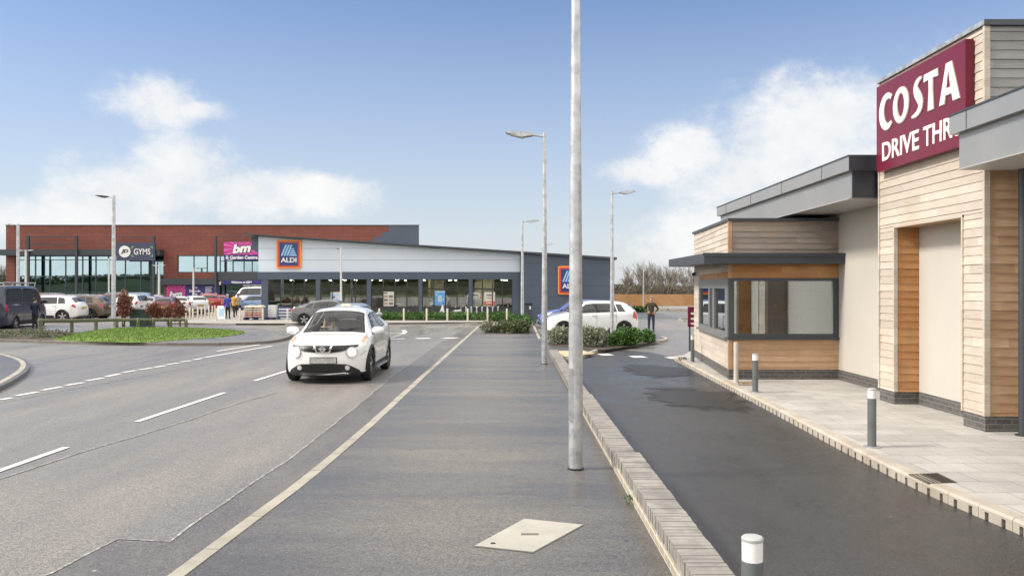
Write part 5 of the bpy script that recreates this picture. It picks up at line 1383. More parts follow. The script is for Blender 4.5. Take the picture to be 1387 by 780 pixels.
# ================================================================== VEHICLES
def pchip(xs, ys, x):
    n = len(xs)
    if x <= xs[0]: return ys[0]
    if x >= xs[-1]: return ys[-1]
    i = max(j for j in range(n - 1) if xs[j] <= x)
    dl = [(ys[j + 1] - ys[j]) / (xs[j + 1] - xs[j]) for j in range(n - 1)]
    def m(j):
        if j == 0: return dl[0]
        if j == n - 1: return dl[-1]
        return 0 if dl[j - 1] * dl[j] <= 0 else 2 * dl[j - 1] * dl[j] / (dl[j - 1] + dl[j])
    h = xs[i + 1] - xs[i]; t = (x - xs[i]) / h
    return (2 * t ** 3 - 3 * t ** 2 + 1) * ys[i] + (t ** 3 - 2 * t ** 2 + t) * h * m(i) + (-2 * t ** 3 + 3 * t ** 2) * ys[i + 1] + (t ** 3 - t ** 2) * h * m(i + 1)
class Shape:
    def __init__(s, k):
        s.k = k; s.T = [r[0] for r in k['keys']]; s.C = [[r[i] for r in k['keys']] for i in range(1, 6)]; s.cache = {}
        s.L = k['L']; s.wmax = max(s.C[3]); s.wx = (k['fx'], k['fx'] - k['wb'])
    def ctrl(s, t):
        t = max(0, min(1, t)); key = round(t, 5)
        if key in s.cache: return s.cache[key]
        zb, zs, zt, ws, wt = [pchip(s.T, c, t) for c in s.C]
        zr = zt - min(.075, .35 * (zt - zs)); h = zs - zb
        r = [(0, zb), (.72 * ws, zb), (.93 * ws, zb + .03), (.985 * ws, zb + .2 * h), (ws, zb + .5 * h), (.985 * ws, zb + .82 * h), (.95 * ws, zs),
             ((.95 * ws * .5 + wt * .5) + .012, zs + .52 * (zr - zs)), (wt, zr), (.62 * wt, zt - (zt - zr) * .18), (0, zt)]
        s.cache[key] = r; return r
    def __call__(s, t, q, side=1):
        c = s.ctrl(t); i = min(9, max(0, int(q))); f = q - i
        p0, p1, p2, p3 = c[max(0, i - 1)], c[i], c[i + 1], c[min(10, i + 2)]
        if i == 0: p0 = p1
        if i == 9: p3 = (-c[9][0], c[9][1])
        def cr(a, b, d, e): return .5 * (2 * b + (d - a) * f + (2 * a - 5 * b + 4 * d - e) * f * f + (3 * b - a - 3 * d + e) * f ** 3)
        y, z = cr(p0[0], p1[0], p2[0], p3[0]), cr(p0[1], p1[1], p2[1], p3[1])
        x = s.L / 2 - t * s.L
        e = (y / s.wmax) ** 2
        x -= s.k.get('bow', .22) * e * max(0, 1 - t / .16) ** 1.3
        x += s.k.get('bowr', .14) * e * max(0, 1 - (1 - t) / .12) ** 1.3
        if q < 6:
            for w in s.wx: y *= 1 + s.k.get('flare', .02) * math.exp(-((x - w) / .42) ** 2) * min(1, (6 - q) / 2)
        return Vector((x, y * side, z))
    def nrm(s, t, q, side=1):
        e = 1e-3; a = s(min(1, t + e), q, side) - s(max(0, t - e), q, side); b = s(t, min(10, q + .02), side) - s(t, max(0, q - .02), side)
        n = a.cross(b) * side
        if n.length < 1e-9: return Vector((0, 0, 1))
        n.normalize()
        c = s(t, q, side) - Vector((s(t, q, side).x, 0, .75))
        return n if n.dot(c) >= 0 else -n
def car(k, label, paintm, group=None, name='parked_car'):
    S = Shape(k); r = k['r']; R_ = r * 1.13; L_ = k['L']; hero = k.get('hero')
    t = thing(name, label, 'car', (0, 0, 0), group)
    NS, SB = (150, 6) if hero else (104, 4)
    qs = []
    for i in range(10): qs += [i + j / SB for j in range(SB)]
    qs.append(10)
    ts = sorted(set([0, .003, .008, .992, .997, 1] + [i / NS for i in range(NS + 1)]))
    holes = []
    A0, A1, R0, R1, B_, C_ = k['A0'], k['A1'], k['R0'], k['R1'], k['B'], k['C']
    sw = [(A0 + k.get('sx', .035), B_ - .006, A1 + .012, B_ - .006), (B_ + .006, C_[0], B_ + .006, C_[1])]
    if k.get('D'): sw.append(k['D'])
    q0, q1 = 6.12, 7.72
    def inwin(tt, q):
        if q > 8.15 and (A0 + .004 < tt < A1 - .004 or R0 + .004 < tt < R1 - .004): return True
        if q0 + .06 < q < q1 - .04:
            f = (q - q0) / (q1 - q0)
            for a, b, c, d_ in sw:
                if a + (c - a) * f + .003 < tt < b + (d_ - b) * f - .003: return True
        return False
    V, Fc = [], []; idx = {}
    for side in (1, -1):
        for i, tt in enumerate(ts):
            for j, q in enumerate(qs):
                if j in (0, len(qs) - 1) and side == -1: idx[(side, i, j)] = idx[(1, i, j)]; continue
                p = S(tt, q, side)
                if q < 6 and q > .8:
                    for w in S.wx:
                        dx, dz = p.x - w, p.z - r; d_ = math.hypot(dx, dz)
                        if abs(d_ - R_) < .034: p.x = w + dx / d_ * R_; p.z = r + dz / d_ * R_
                idx[(side, i, j)] = len(V); V.append(p)
        for i in range(len(ts) - 1):
            for j in range(len(qs) - 1):
                f = [idx[(side, i, j)], idx[(side, i + 1, j)], idx[(side, i + 1, j + 1)], idx[(side, i, j + 1)]]
                c = sum((V[a] for a in f), Vector()) / 4
                if qs[j] >= 1.0 and qs[j] < 6 and any(math.hypot(c.x - w, c.z - r) < R_ - .004 for w in S.wx): continue
                if hero and inwin((ts[i] + ts[i + 1]) / 2, (qs[j] + qs[j + 1]) / 2): continue
                Fc.append(f if side == 1 else f[::-1])
    for i, rev in ((0, 0), (len(ts) - 1, 1)):
        ring = [idx[(1, i, j)] for j in range(len(qs))] + [idx[(-1, i, j)] for j in range(len(qs) - 2, 0, -1)]
        Fc.append(ring[::-1] if rev else ring)
    mb = MB(); mb.add(V, Fc)
    for fi, f in enumerate(Fc):
        c = sum((V[a] for a in f[:4]), Vector()) / 4
        if len(f) < 5 and c.z < (.235 if hero and c.x > S.wx[0] + .2 else k['keys'][6][1] + .012): mb.m[fi] = 1
    body = mb.build('body', [paintm, BLACKP], t, smooth=True, angle=48); body['painted'] = 1
    bvh = BVHTree.FromPolygons([tuple(v) for v in V], Fc)
    def patch(name, par, c4, qa, qb, side, off, mat, nt=12, ns=5, screen=False):
        """grid on the skin: c4 = (start, end at qa, start, end at qb)"""
        mb = MB(); g = []
        qq = [qa + (qb - qa) * j / ns for j in range(ns + 1)]
        cols = [(q, 1) for q in qq] + [(q, -1) for q in qq[-2::-1]] if screen else [(q, side) for q in qq]
        vs = []
        for q, sd in cols:
            f = (q - qa) / (qb - qa)
            for i in range(nt + 1):
                a, b = c4[0] + (c4[2] - c4[0]) * f, c4[1] + (c4[3] - c4[1]) * f
                tt = a + (b - a) * i / nt
                vs.append(S(tt, q, sd) + S.nrm(tt, q, sd) * off)
        n = nt + 1
        mb.add(vs, [(j * n + i, j * n + i + 1, (j + 1) * n + i + 1, (j + 1) * n + i) for j in range(len(cols) - 1) for i in range(nt)])
        return mb.build(name, mat, par, smooth=True)
    def cast(poly, name, par, off, mat, dx=1, step=.05):
        """outline drawn on the car's nose (or tail), wrapped onto the skin"""
        pts = []
        for i in range(len(poly)):
            a, b = Vector(poly[i]), Vector(poly[(i + 1) % len(poly)]); m_ = max(1, int((b - a).length / step))
            pts += [a.lerp(b, j / m_) for j in range(m_)]
        k_ = len(pts); x0, x1 = min(p.x for p in pts), max(p.x for p in pts); z0, z1 = min(p.y for p in pts), max(p.y for p in pts)
        yy = z0 + step / 2
        while yy < z1:
            xx = x0 + step / 2
            while xx < x1:
                if inside((xx, yy), pts[:k_]) and edged((xx, yy), pts[:k_]) > step * .4: pts.append(Vector((xx, yy)))
                xx += step
            yy += step
        vv, _, ff, *_ = delaunay_2d_cdt(pts, [(i, (i + 1) % k_) for i in range(k_)], [list(range(k_))], 1, 1e-6)
        out = []
        for v_ in vv:
            h = bvh.ray_cast(Vector((6 * dx, v_.x, v_.y)), Vector((-dx, 0, 0)))
            if h[0] is None: h = bvh.find_nearest(Vector((L_ / 2 * dx, v_.x, v_.y)))
            p, n = h[0], h[1]
            if n.x * dx < 0: n = -n
            out.append(p + (n * .5 + Vector((dx, 0, 0)) * .5) * off)
        mb = MB(); mb.add(out, [tuple(f) for f in ff]); return mb.build(name, mat, par, smooth=True)
    gl = SCREEN if hero else CARGL
    # screens and side windows, each with its dark surround
    w = patch('windscreen', t, (A0 + .004, A1 - .003, A0 + .004, A1 - .003), 8.08, 10, 1, .006, gl, 12, 8, True)
    if hero:
        def rim(par, c4, qa, qb, side, screen=False, wd=.011, wq=.13):
            f = lambda q: (q - qa) / (qb - qa)
            for a in (0, 1):
                e = c4[a], c4[a + 2]
                cc = (e[0], e[0] + wd, e[1], e[1] + wd) if a == 0 else (e[0] - wd, e[0], e[1] - wd, e[1])
                patch('window_seal', par, cc, qa, qb, side, .008, BLACKP, 2, 10, screen)
            if not screen:
                for z0_, z1_ in ((qa, qa + wq), (qb - wq, qb)):
                    c = [c4[0] + (c4[2] - c4[0]) * f(z0_), c4[1] + (c4[3] - c4[1]) * f(z0_), c4[0] + (c4[2] - c4[0]) * f(z1_), c4[1] + (c4[3] - c4[1]) * f(z1_)]
                    patch('window_seal', par, c, z0_, z1_, side, .008, BLACKP, 12, 2)
            else:
                for sd in (1, -1): patch('window_seal', par, (c4[0], c4[1], c4[0], c4[1]), qa, qa + .16, sd, .008, BLACKP, 10, 2)
        rim(w, (A0 + .004, A1 - .003, A0 + .004, A1 - .003), 8.08, 10, 1, True)
    patch('rear_window', t, (R0, R1, R0 - .004, R1), 8.05, 10, 1, .006, gl, 8, 6, True)
    for side in (1, -1):
        for c in sw:
            c4 = (c[0], c[1], c[2], c[3])
            w = patch('side_window', t, c4, q0, q1, side, .005, gl, 14, 6)
            if hero: rim(w, c4, q0, q1, side, wd=.006, wq=.1)
        if not hero: patch('pillar_trim', t, (B_ - .007, B_ + .007, B_ - .007, B_ + .007), q0, q1, side, .007, BLACKP, 1, 4)
        # door seams, handles, sill
        seams = k.get('seams', (A0 + .06, B_, C_[0] - .01))
        mb = MB()
        for tt in seams:
            pr = None
            for j in range(15):
                q = 2.2 + (6.05 - 2.2) * j / 14; p, n = S(tt, q, side), S.nrm(tt, q, side)
                if any(math.hypot(p.x - w - 0, p.z - r) < R_ + .02 for w in S.wx): pr = None; continue
                a = p + n * .003 + Vector((.005, 0, 0)); b = p + n * .003 - Vector((.005, 0, 0))
                if pr: mb.add([pr[0], pr[1], b, a], [(0, 1, 2, 3)])
                pr = (a, b)
        if mb.f: mb.build('door_seam', BLACKP, body)
        for tt in k.get('handles', (B_ - .03, C_[0] - .04)):
            p, n = S(tt, 5.35, side), S.nrm(tt, 5.35, side)
            h_ = MB().obox(p + n * .018, (.085, 0, 0), (0, .014, 0), (0, 0, .014)).build('door_handle', paintm, t); h_['painted'] = 1
        patch('sill', t, (.31, .70, .31, .70), 2.0, 3.05, side, .007, BLACKP, 16, 2)
        for w in S.wx:
            mb = MB(); k_ = 20
            pr = None
            for i in range(k_ + 1):
                a = math.pi * (1.06 - 1.12 * i / k_)
                sec = []
                for rr in (R_ - .012, R_ + (.06 if hero else .022)):
                    px_, pz_ = w + math.cos(a) * rr, r + math.sin(a) * rr
                    h = bvh.ray_cast(Vector((px_, 3 * side, max(.12, pz_))), Vector((0, -side, 0)))
                    y_ = (h[0].y if h[0] is not None else S((L_ / 2 - px_) / L_, 3, side).y)
                    if h[0] is None or abs(y_) < S.wmax * .6: y_ = S((L_ / 2 - px_) / L_, 3, side).y
                    sec.append(Vector((px_, y_ + side * .006, pz_)))
                sec.insert(0, sec[0] - Vector((0, side * .05, 0)))
                if pr: mb.add(pr + sec, [(0, 1, 4, 3), (1, 2, 5, 4)])
                pr = sec
            mb.build('wheel_arch', BLACKP if (hero or k.get('clad')) else paintm, t, smooth=True)['painted'] = 0 if (hero or k.get('clad')) else 1
            ws = abs(S((L_ / 2 - w) / L_, 3, side).y)
            mb = MB(); n_ = 18   # dark liner
            for i in range(n_):
                a0, a1 = math.pi * (1.15 - 1.3 * i / n_), math.pi * (1.15 - 1.3 * (i + 1) / n_)
                P0, P1 = [Vector((w + math.cos(a) * (R_ + .004), 0, r + math.sin(a) * (R_ + .004))) for a in (a0, a1)]
                mb.quad(P0 + Vector((0, side * (ws - .02), 0)), P1 + Vector((0, side * (ws - .02), 0)), P1 + Vector((0, side * (ws - .36), 0)), P0 + Vector((0, side * (ws - .36), 0)))
            mb.obox((w, side * (ws - .37), r + .18), (R_, 0, 0), (0, .005, 0), (0, 0, R_ - .13)); mb.build('arch_liner', BLACKP, t)
            tw = .105; yo = side * (ws - tw - .006)
            pf = [(r * .66, -tw * .9), (r * .9, -tw), (r * .985, -tw * .8), (r, -tw * .5), (r, tw * .5), (r * .985, tw * .8), (r * .9, tw), (r * .66, tw * .9)]
            wh = MB().lathe(pf, (w, yo, r), 'y', 36, closed=True).build('wheel', RUBBER, t, smooth=True)
            o_ = side * tw
            mb = MB().lathe([(r * .655, o_ * .92), (r * .67, o_ * .97), (r * .64, o_ * .8), (r * .60, o_ * .25), (.0, o_ * .2)], (w, yo, r), 'y', 36, 1)
            for sp in range(k.get('spokes', 5)):
                a = 2 * math.pi * sp / k.get('spokes', 5) + .3
                for da in (-.13, .13):
                    d_ = Vector((math.cos(a + da), 0, math.sin(a + da))); e = Vector((-d_.z, 0, d_.x))
                    c = Vector((w, yo + o_ * .78, r))
                    mb.add([c + d_ * r * .08 + e * .016, c + d_ * r * .08 - e * .016, c + d_ * r * .645 - e * .020, c + d_ * r * .645 + e * .020,
                            c + d_ * r * .08 + e * .016 - Vector((0, o_ * .3, 0)), c + d_ * r * .08 - e * .016 - Vector((0, o_ * .3, 0)), c + d_ * r * .645 - e * .02 - Vector((0, o_ * .3, 0)), c + d_ * r * .645 + e * .02 - Vector((0, o_ * .3, 0))],
                           [(0, 1, 2, 3), (0, 4, 5, 1), (1, 5, 6, 2), (3, 2, 6, 7), (0, 3, 7, 4)])
            mb.lathe([(0, o_ * .84), (r * .12, o_ * .84), (r * .14, o_ * .6)], (w, yo, r), 'y', 16)
            mb.build('rim', [ALLOY, BLACKP], wh, smooth=True)
        # mirror
        p = S(A0 + .045, 6.25, side) + Vector((0, side * .13, .055)); mz = .085 if not hero else .095
        mb = MB()
        vs = []; n1, n2 = 10, 7
        for i in range(n2 + 1):
            ph = math.pi * i / n2
            for j in range(n1):
                a = 2 * math.pi * j / n1; sx_ = math.cos(a) * math.sin(ph)
                vs.append(p + Vector((.085 * max(-.55, sx_), side * .135 * math.cos(ph) * (1 if True else 0), mz * math.sin(a) * (math.sin(ph) ** .6 if ph % math.pi else 0))))
        mb.add(vs, [(i * n1 + j, i * n1 + (j + 1) % n1, (i + 1) * n1 + (j + 1) % n1, (i + 1) * n1 + j) for i in range(n2) for j in range(n1)])
        m_ = mb.build('mirror', paintm, t, smooth=True); m_['painted'] = 1
        MB().tube(S(A0 + .045, 6.15, side) - Vector((0, side * .03, 0)), p - Vector((0, side * .05, .05)), .03, .025, 8).build('mirror_arm', BLACKP, m_)
        # lamps
        if not hero:
            patch('headlight', t, k.get('hl', (.03, .13, .05, .15)), 5.1, 6.5, side, .006, LENS, 8, 4)
            patch('tail_light', t, k.get('tl', (.93, .985, .95, .985)), k.get('tq', (4.9, 6.6))[0], k.get('tq', (4.9, 6.6))[1], side, .007, REDL, 6, 6)
    zg = k.get('grz', (.42, .60))
    if not hero:
        cast([(-.5, zg[0]), (.5, zg[0]), (.56, zg[1]), (-.56, zg[1])], 'grille', t, .005, BLACKP)
        cast([(-.6, .24), (.6, .24), (.5, .36), (-.5, .36)], 'lower_grille', t, .005, BLACKP)
        pz = k.get('pz', (.40, .72))
        for dx, z, m_ in ((1, pz[0], PLATE), (-1, pz[1], PLATEY)):
            h = bvh.ray_cast(Vector((6 * dx, 0, z)), Vector((-dx, 0, 0)))[0]
            MB().obox(h + Vector((dx * .014, 0, 0)), (.006, 0, 0), (0, .26, 0), (0, 0, .055)).build('number_plate', m_, t)
        cast([(-.62, .26), (.62, .26), (.56, .40), (-.56, .40)], 'rear_bumper_trim', t, .005, BLACKP, -1)
        if k.get('rails'):
            for side in (1, -1):
                mb = MB(); pts = [S(a / 40, 8.3, side) + Vector((0, 0, .045)) for a in range(17, 34)]
                mb.path(pts, .018, 6); mb.build('roof_rail', GALV, t, smooth=True)
    return t, S, bvh, patch, cast

JUKE = dict(L=4.13, W=1.77, wb=2.53, fx=1.235, r=.345, hero=1, flare=.035, bow=.30, bowr=.16, A0=.262, A1=.425, R0=.86, R1=.945, B=.555, C=(.73, .70), sx=.05, spokes=5,
    handles=(.53,), seams=(.335, .555, .735),
    keys=[(0, .20, .58, .735, .60, .46), (.012, .175, .66, .80, .70, .55), (.035, .165, .735, .85, .78, .62), (.075, .165, .81, .90, .84, .66), (.13, .17, .87, .945, .872, .69), (.19, .17, .915, .985, .885, .705),
          (.262, .17, .96, 1.035, .885, .71), (.30, .17, .98, 1.15, .885, .68), (.36, .17, 1.0, 1.345, .885, .625), (.425, .17, 1.02, 1.49, .885, .585), (.50, .17, 1.04, 1.555, .885, .575), (.60, .17, 1.06, 1.565, .885, .57),
          (.72, .17, 1.09, 1.535, .885, .55), (.82, .18, 1.12, 1.46, .88, .535), (.90, .19, 1.12, 1.34, .86, .52), (.95, .2, 1.06, 1.18, .82, .52), (.985, .24, .9, 1.0, .76, .5), (1, .34, .72, .84, .64, .44)])
HATCH = dict(L=4.02, W=1.73, wb=2.51, fx=1.19, r=.315, A0=.245, A1=.42, R0=.875, R1=.95, B=.545, C=(.755, .73), D=(.768, .845, .742, .80), hl=(.03, .15, .06, .19), tl=(.925, .985, .94, .99), tq=(4.6, 6.8),
    keys=[(0, .25, .5, .60, .55, .42), (.015, .2, .58, .67, .68, .5), (.05, .18, .67, .76, .78, .58), (.12, .18, .77, .87, .835, .65), (.2, .18, .84, .95, .86, .69), (.245, .18, .88, 1.0, .862, .70), (.32, .18, .91, 1.2, .865, .65), (.42, .18, .94, 1.42, .865, .59),
          (.52, .18, .955, 1.48, .865, .575), (.65, .18, .975, 1.48, .865, .57), (.8, .18, 1.0, 1.43, .86, .55), (.9, .19, 1.01, 1.31, .835, .53), (.95, .2, .99, 1.14, .80, .52), (.985, .25, .86, .97, .74, .5), (1, .36, .68, .78, .62, .42)])
SUV = dict(L=4.62, W=1.88, wb=2.78, fx=1.36, r=.365, A0=.255, A1=.40, R0=.885, R1=.955, B=.535, C=(.735, .715), D=(.748, .845, .73, .81), hl=(.02, .10, .03, .12), tl=(.935, .985, .945, .99), tq=(5.0, 6.3), clad=1, rails=1, grz=(.52, .84), pz=(.50, .9),
    keys=[(0, .32, .70, .82, .64, .5), (.012, .26, .78, .90, .78, .6), (.04, .24, .88, .98, .86, .68), (.1, .24, .95, 1.05, .905, .73), (.18, .24, 1.0, 1.10, .93, .76), (.255, .24, 1.03, 1.14, .94, .77), (.32, .24, 1.05, 1.36, .94, .71), (.40, .24, 1.07, 1.57, .94, .65),
          (.5, .24, 1.08, 1.65, .94, .635), (.65, .24, 1.10, 1.66, .94, .63), (.8, .24, 1.12, 1.61, .93, .61), (.9, .26, 1.13, 1.47, .91, .59), (.955, .28, 1.08, 1.25, .86, .58), (.985, .34, .95, 1.08, .80, .55), (1, .44, .8, .9, .68, .48)])
FAST = dict(L=4.47, W=1.82, wb=2.70, fx=1.33, r=.33, A0=.235, A1=.40, R0=.76, R1=.93, B=.52, C=(.70, .68), D=(.712, .80, .692, .76), tl=(.945, .99, .955, .99), tq=(5.2, 6.8),
    keys=[(0, .24, .5, .6, .58, .45), (.015, .19, .56, .65, .72, .54), (.05, .17, .65, .73, .82, .62), (.12, .17, .75, .84, .88, .68), (.235, .17, .84, .96, .91, .72), (.32, .17, .88, 1.22, .91, .66), (.40, .17, .90, 1.38, .91, .61), (.48, .17, .92, 1.45, .91, .59),
          (.58, .17, .94, 1.44, .91, .58), (.7, .17, .96, 1.37, .905, .57), (.82, .18, .99, 1.24, .89, .56), (.92, .19, 1.0, 1.08, .86, .58), (.97, .22, .93, 1.02, .82, .6), (1, .34, .75, .85, .7, .5)])
VAN = dict(L=5.2, W=2.0, wb=3.1, fx=1.62, r=.34, A0=.10, A1=.225, R0=.955, R1=.985, B=.335, C=(.60, .60), D=(.63, .93, .63, .93), sx=.05, hl=(.01, .05, .015, .06), tl=(.955, .99, .955, .99), tq=(4.4, 5.6), grz=(.6, .8), pz=(.45, .7), bow=.18, bowr=.03, clad=1, seams=(.17, .335, .62),
    keys=[(0, .3, .75, .9, .72, .55), (.012, .26, .9, 1.02, .84, .66), (.04, .24, 1.05, 1.16, .93, .76), (.10, .24, 1.2, 1.32, .98, .82), (.16, .24, 1.3, 1.8, .99, .80), (.225, .24, 1.34, 2.12, 1.0, .80), (.3, .24, 1.36, 2.2, 1.0, .83), (.6, .24, 1.36, 2.24, 1.0, .84), (.93, .24, 1.36, 2.22, 1.0, .83), (.975, .26, 1.36, 2.16, .99, .81), (.995, .3, 1.34, 2.08, .96, .78), (1, .34, 1.3, 2.02, .92, .74)])

# --- the white crossover coming towards us
jk, JS, jb, jpatch, jcast = car(JUKE, 'white small crossover with round lit headlamps driving towards the viewer', PW, name='moving_car')
rnd_ = lambda cy, cz, rr, n=28: [(cy + rr * math.cos(2 * math.pi * i / n), cz + rr * math.sin(2 * math.pi * i / n)) for i in range(n)]
DKGR = M('grille_black', (.012, .012, .013), .45, 0, .2, 8)
for s in (1, -1):
    g = jcast([(s * .10, .655), (s * .17, .655), (s * .42, .69), (s * .50, .72), (s * .69, .775), (s * .70, .805), (s * .21, .80), (s * .165, .80)][::s], 'grille', jk, .022, DKGR, step=.04)
    for i in range(7):
        y = s * (.25 + i * .055); jcast([(y - .006, .70 + i * .004), (y + .006, .70 + i * .004), (y + .006, .79), (y - .006, .79)], 'grille_bar', g, .027, M('grille_bar_grey', (.07, .07, .075), .4) if i == 0 and s == 1 else bpy.data.materials['grille_bar_grey'], step=.06)
    jcast([(s * .165, .802), (s * .205, .802), (s * .14, .645), (s * .105, .645)][::-s], 'chrome_trim', jk, .032, CHROME, step=.03)
    hh = jcast(rnd_(s * .585, .655, .104), 'headlight', jk, .030, LENS, step=.03)
    jcast(rnd_(s * .585, .655, .066), 'bulb_glow', hh, .036, LITL, step=.03)
    jcast([p for p in rnd_(s * .585, .655, .110)], 'lamp_ring', hh, .025, CHROME, step=.03)
    f = jcast(rnd_(s * .50, .34, .05, 20), 'fog_light', jk, .034, LENS, step=.02)
    jcast(rnd_(s * .50, .34, .068, 20), 'fog_surround', f, .029, BLACKP, step=.02)
    jpatch('indicator', jk, (.075, .20, .095, .215), 6.5, 7.5, s, .006, AMBER, 10, 3)
    jpatch('tail_light', jk, (.90, .975, .91, .975), 5.6, 6.9, s, .006, REDL, 6, 4)
    # roof seam line and sill board
    MB().obox((-.02, s * .885, .255), (.72, 0, 0), (0, .05, 0), (0, 0, .022)).build('side_step', ALLOY, jk)
jcast([(-.105, .645), (.105, .645), (.125, .672), (-.125, .672)], 'chrome_trim', jk, .031, CHROME, step=.03)
jcast([(-.16, .80), (.16, .80), (.115, .672), (-.115, .672)], 'grille', jk, .022, DKGR, step=.03)
jcast([(-.62, .172), (.62, .172), (.75, .21), (.72, .285), (.58, .375), (.46, .415), (-.46, .415), (-.58, .375), (-.72, .285), (-.75, .21)], 'lower_bumper', jk, .022, BLACKP, step=.05)
jcast([(-.36, .25), (.36, .25), (.30, .36), (-.30, .36)], 'lower_grille', jk, .027, DKGR, step=.05)
hit = jb.ray_cast(Vector((6, 0, .49)), Vector((-1, 0, 0)))[0]
pl = MB().obox(hit + Vector((.026, 0, 0)), (.008, 0, 0), (0, .27, 0), (0, 0, .058)).build('number_plate', PLATE, jk)
MB().obox(hit + Vector((.018, 0, 0)), (.006, 0, 0), (0, .285, 0), (0, 0, .07)).build('plate_frame', BLACKP, pl)
hit = jb.ray_cast(Vector((6, 0, .735)), Vector((-1, 0, 0)))[0]
bd = Vector((hit.x + .036, 0, .735))
bg = MB().lathe([(.040, -.005), (.058, -.005), (.058, .008), (.040, .008)], bd, 'x', 28, closed=True).build('badge', CHROME, jk, smooth=True)
MB().obox(bd + Vector((.006, 0, 0)), (.006, 0, 0), (0, .075, 0), (0, 0, .014)).build('badge_bar', CHROME, bg)
for s in (1, -1):
    MB().path([JS(.075 + .0095 * i, 7.75, s) + JS.nrm(.075 + .0095 * i, 7.75, s) * .001 for i in range(20)], .0045, 5).build('bonnet_seam', BLACKP, jk)
    MB().path([JS(.02 + .012 * i, 4.9, s) + JS.nrm(.02 + .012 * i, 4.9, s) * .0005 for i in range(6)], .004, 5).build('bumper_seam', BLACKP, jk)
# wipers, cabin
for y in (-.45, .12):
    a = JS(.262, 9.2, 1); MB().tube(Vector((JS(.268, 9.5, 1).x + .01, y, 1.065)), Vector((JS(.30, 9.5, 1).x + .03, y + .42, 1.135)), .009, .006, 6).build('wiper', BLACKP, jk)
CAB = M('cabin_trim', (.035, .036, .04), .7, 0, .15, 6); SEATM = M('seat_cloth', (.05, .05, .055), .85, 0, .2, 8)
cabin = MB().box(-1.3, .95, -.72, .72, .28, .34).box(.62, .98, -.70, .70, .34, .99).build('cabin_floor', CAB, jk)
for y in (-.36, .36):
    mb = MB().box(-.45, .12, y - .24, y + .24, .34, .60); mb.obox((-.5, y, .88), (.075, 0, -.02), (0, .23, 0), (.07, 0, .32)); mb.obox((-.60, y, 1.26), (.05, 0, 0), (0, .13, 0), (.01, 0, .09)); mb.build('seat', SEATM, jk)
MB().obox((-1.25, 0, .85), (.07, 0, -.02), (0, .62, 0), (.06, 0, .34)).build('rear_seat', SEATM, jk)
mb = MB()
c = Vector((.42, -.36, .94)); ax = Vector((-.85, 0, .5)).normalized(); u_ = Vector((0, 1, 0)); v_ = ax.cross(u_)
ps = [c + (u_ * math.cos(2 * math.pi * i / 24) + v_ * math.sin(2 * math.pi * i / 24)) * .185 for i in range(25)]
mb.path(ps, .016, 8); mb.obox(c, u_ * .17, v_ * .025, ax * .012); mb.tube(c, c - ax * .25, .03); mb.build('steering_wheel', BLACKP, jk, smooth=True)
MB().obox((.15, 0, 1.40), (.012, 0, 0), (0, .11, 0), (0, 0, .03)).build('rear_view_mirror', BLACKP, jk)
JX, JY, JSCL = -4.13, 20.35, 1.045
place(jk, JX, JY, R(-90), 0, JSCL)

# --- parked cars
CARS = {}
def put(kind, k, label, paintm, x, y, rz, group, z=0., s=1.0, name='parked_car'):
    if kind not in CARS:
        t = car(k, label, paintm, group, name)[0]; CARS[kind] = t
    else:
        t = copy_tree(CARS[kind], None, paintm); t['label'] = label
        if group: t['group'] = group
    place(t, x, y, rz, z, s); return t
g1 = 'cars in the parking bays beside the path'
put('hatch', HATCH, 'white hatchback parked side on behind the planter shrubs', PW, XA(799, 37), 37.0, R(182), g1, s=1.05)
put('suv', SUV, 'silvery white estate car with roof rails parked behind the white hatchback', PS, XA(799, 40.5), 40.2, R(182), g1, s=.89)
put('hatch', HATCH, 'blue hatchback, farthest of the three cars parked by the planter', PBLU, XA(780, 43.8), 43.8, R(182), g1, s=1.02)
put('fast', FAST, 'dark grey sloping tailed car driving along before the shop windows', PG, XA(449, 47.6), 47.6, R(2), None, name='moving_car')
jb2 = put('hatch', HATCH, 'silver hatchback just behind the white crossover, its high brake light glowing', PS, XA(476, 34.5), 35, R(90), None, s=1.0)
bl = MB().box(-1.93, -1.90, -.16, .16, 1.385, 1.425); BRK = emit('brake_light', (1., .16, .04), 6)
o = bl.build('brake_light', BRK); o.location = (XA(476, 34.5), 35, 0); 
o.parent = jb2; o.location = (.25, 0, .02)
gc = 'cars in the shop car park'
put('van', VAN, 'dark navy van with roof rack and side windows at the left edge', PNAVY, -25.85, 42.83, R(98), None, name='parked_van')
rack = MB()
for y in (-.78, .78): rack.tube((-2.4, y, 2.36), (1.3, y, 2.36), .03)
for x in (-2.3, -1.4, -.5, .4, 1.2): rack.tube((x, -.8, 2.34), (x, .8, 2.34), .025); rack.tube((x, -.78, 2.18), (x, -.78, 2.36), .02).tube((x, .78, 2.18), (x, .78, 2.36), .02)
van = CARS['van']; WM[van.name] = Matrix.Identity(4); rack.build('roof_rack', GALV, van)
put('suv', SUV, 'white sport utility car parked side on next to the dark van', PW, XA(64, 52), 52, R(180), gc)
put('suv', SUV, 'brown sport utility car parked between the white one and the tall lamp post', PBRN, XA(102, 54.5), 54.5, R(180), gc)
put('hatch', HATCH, 'dark red hatchback showing its tail between the white and the brown car', PMAR, XA(90, 57.5), 57.5, R(186), gc)
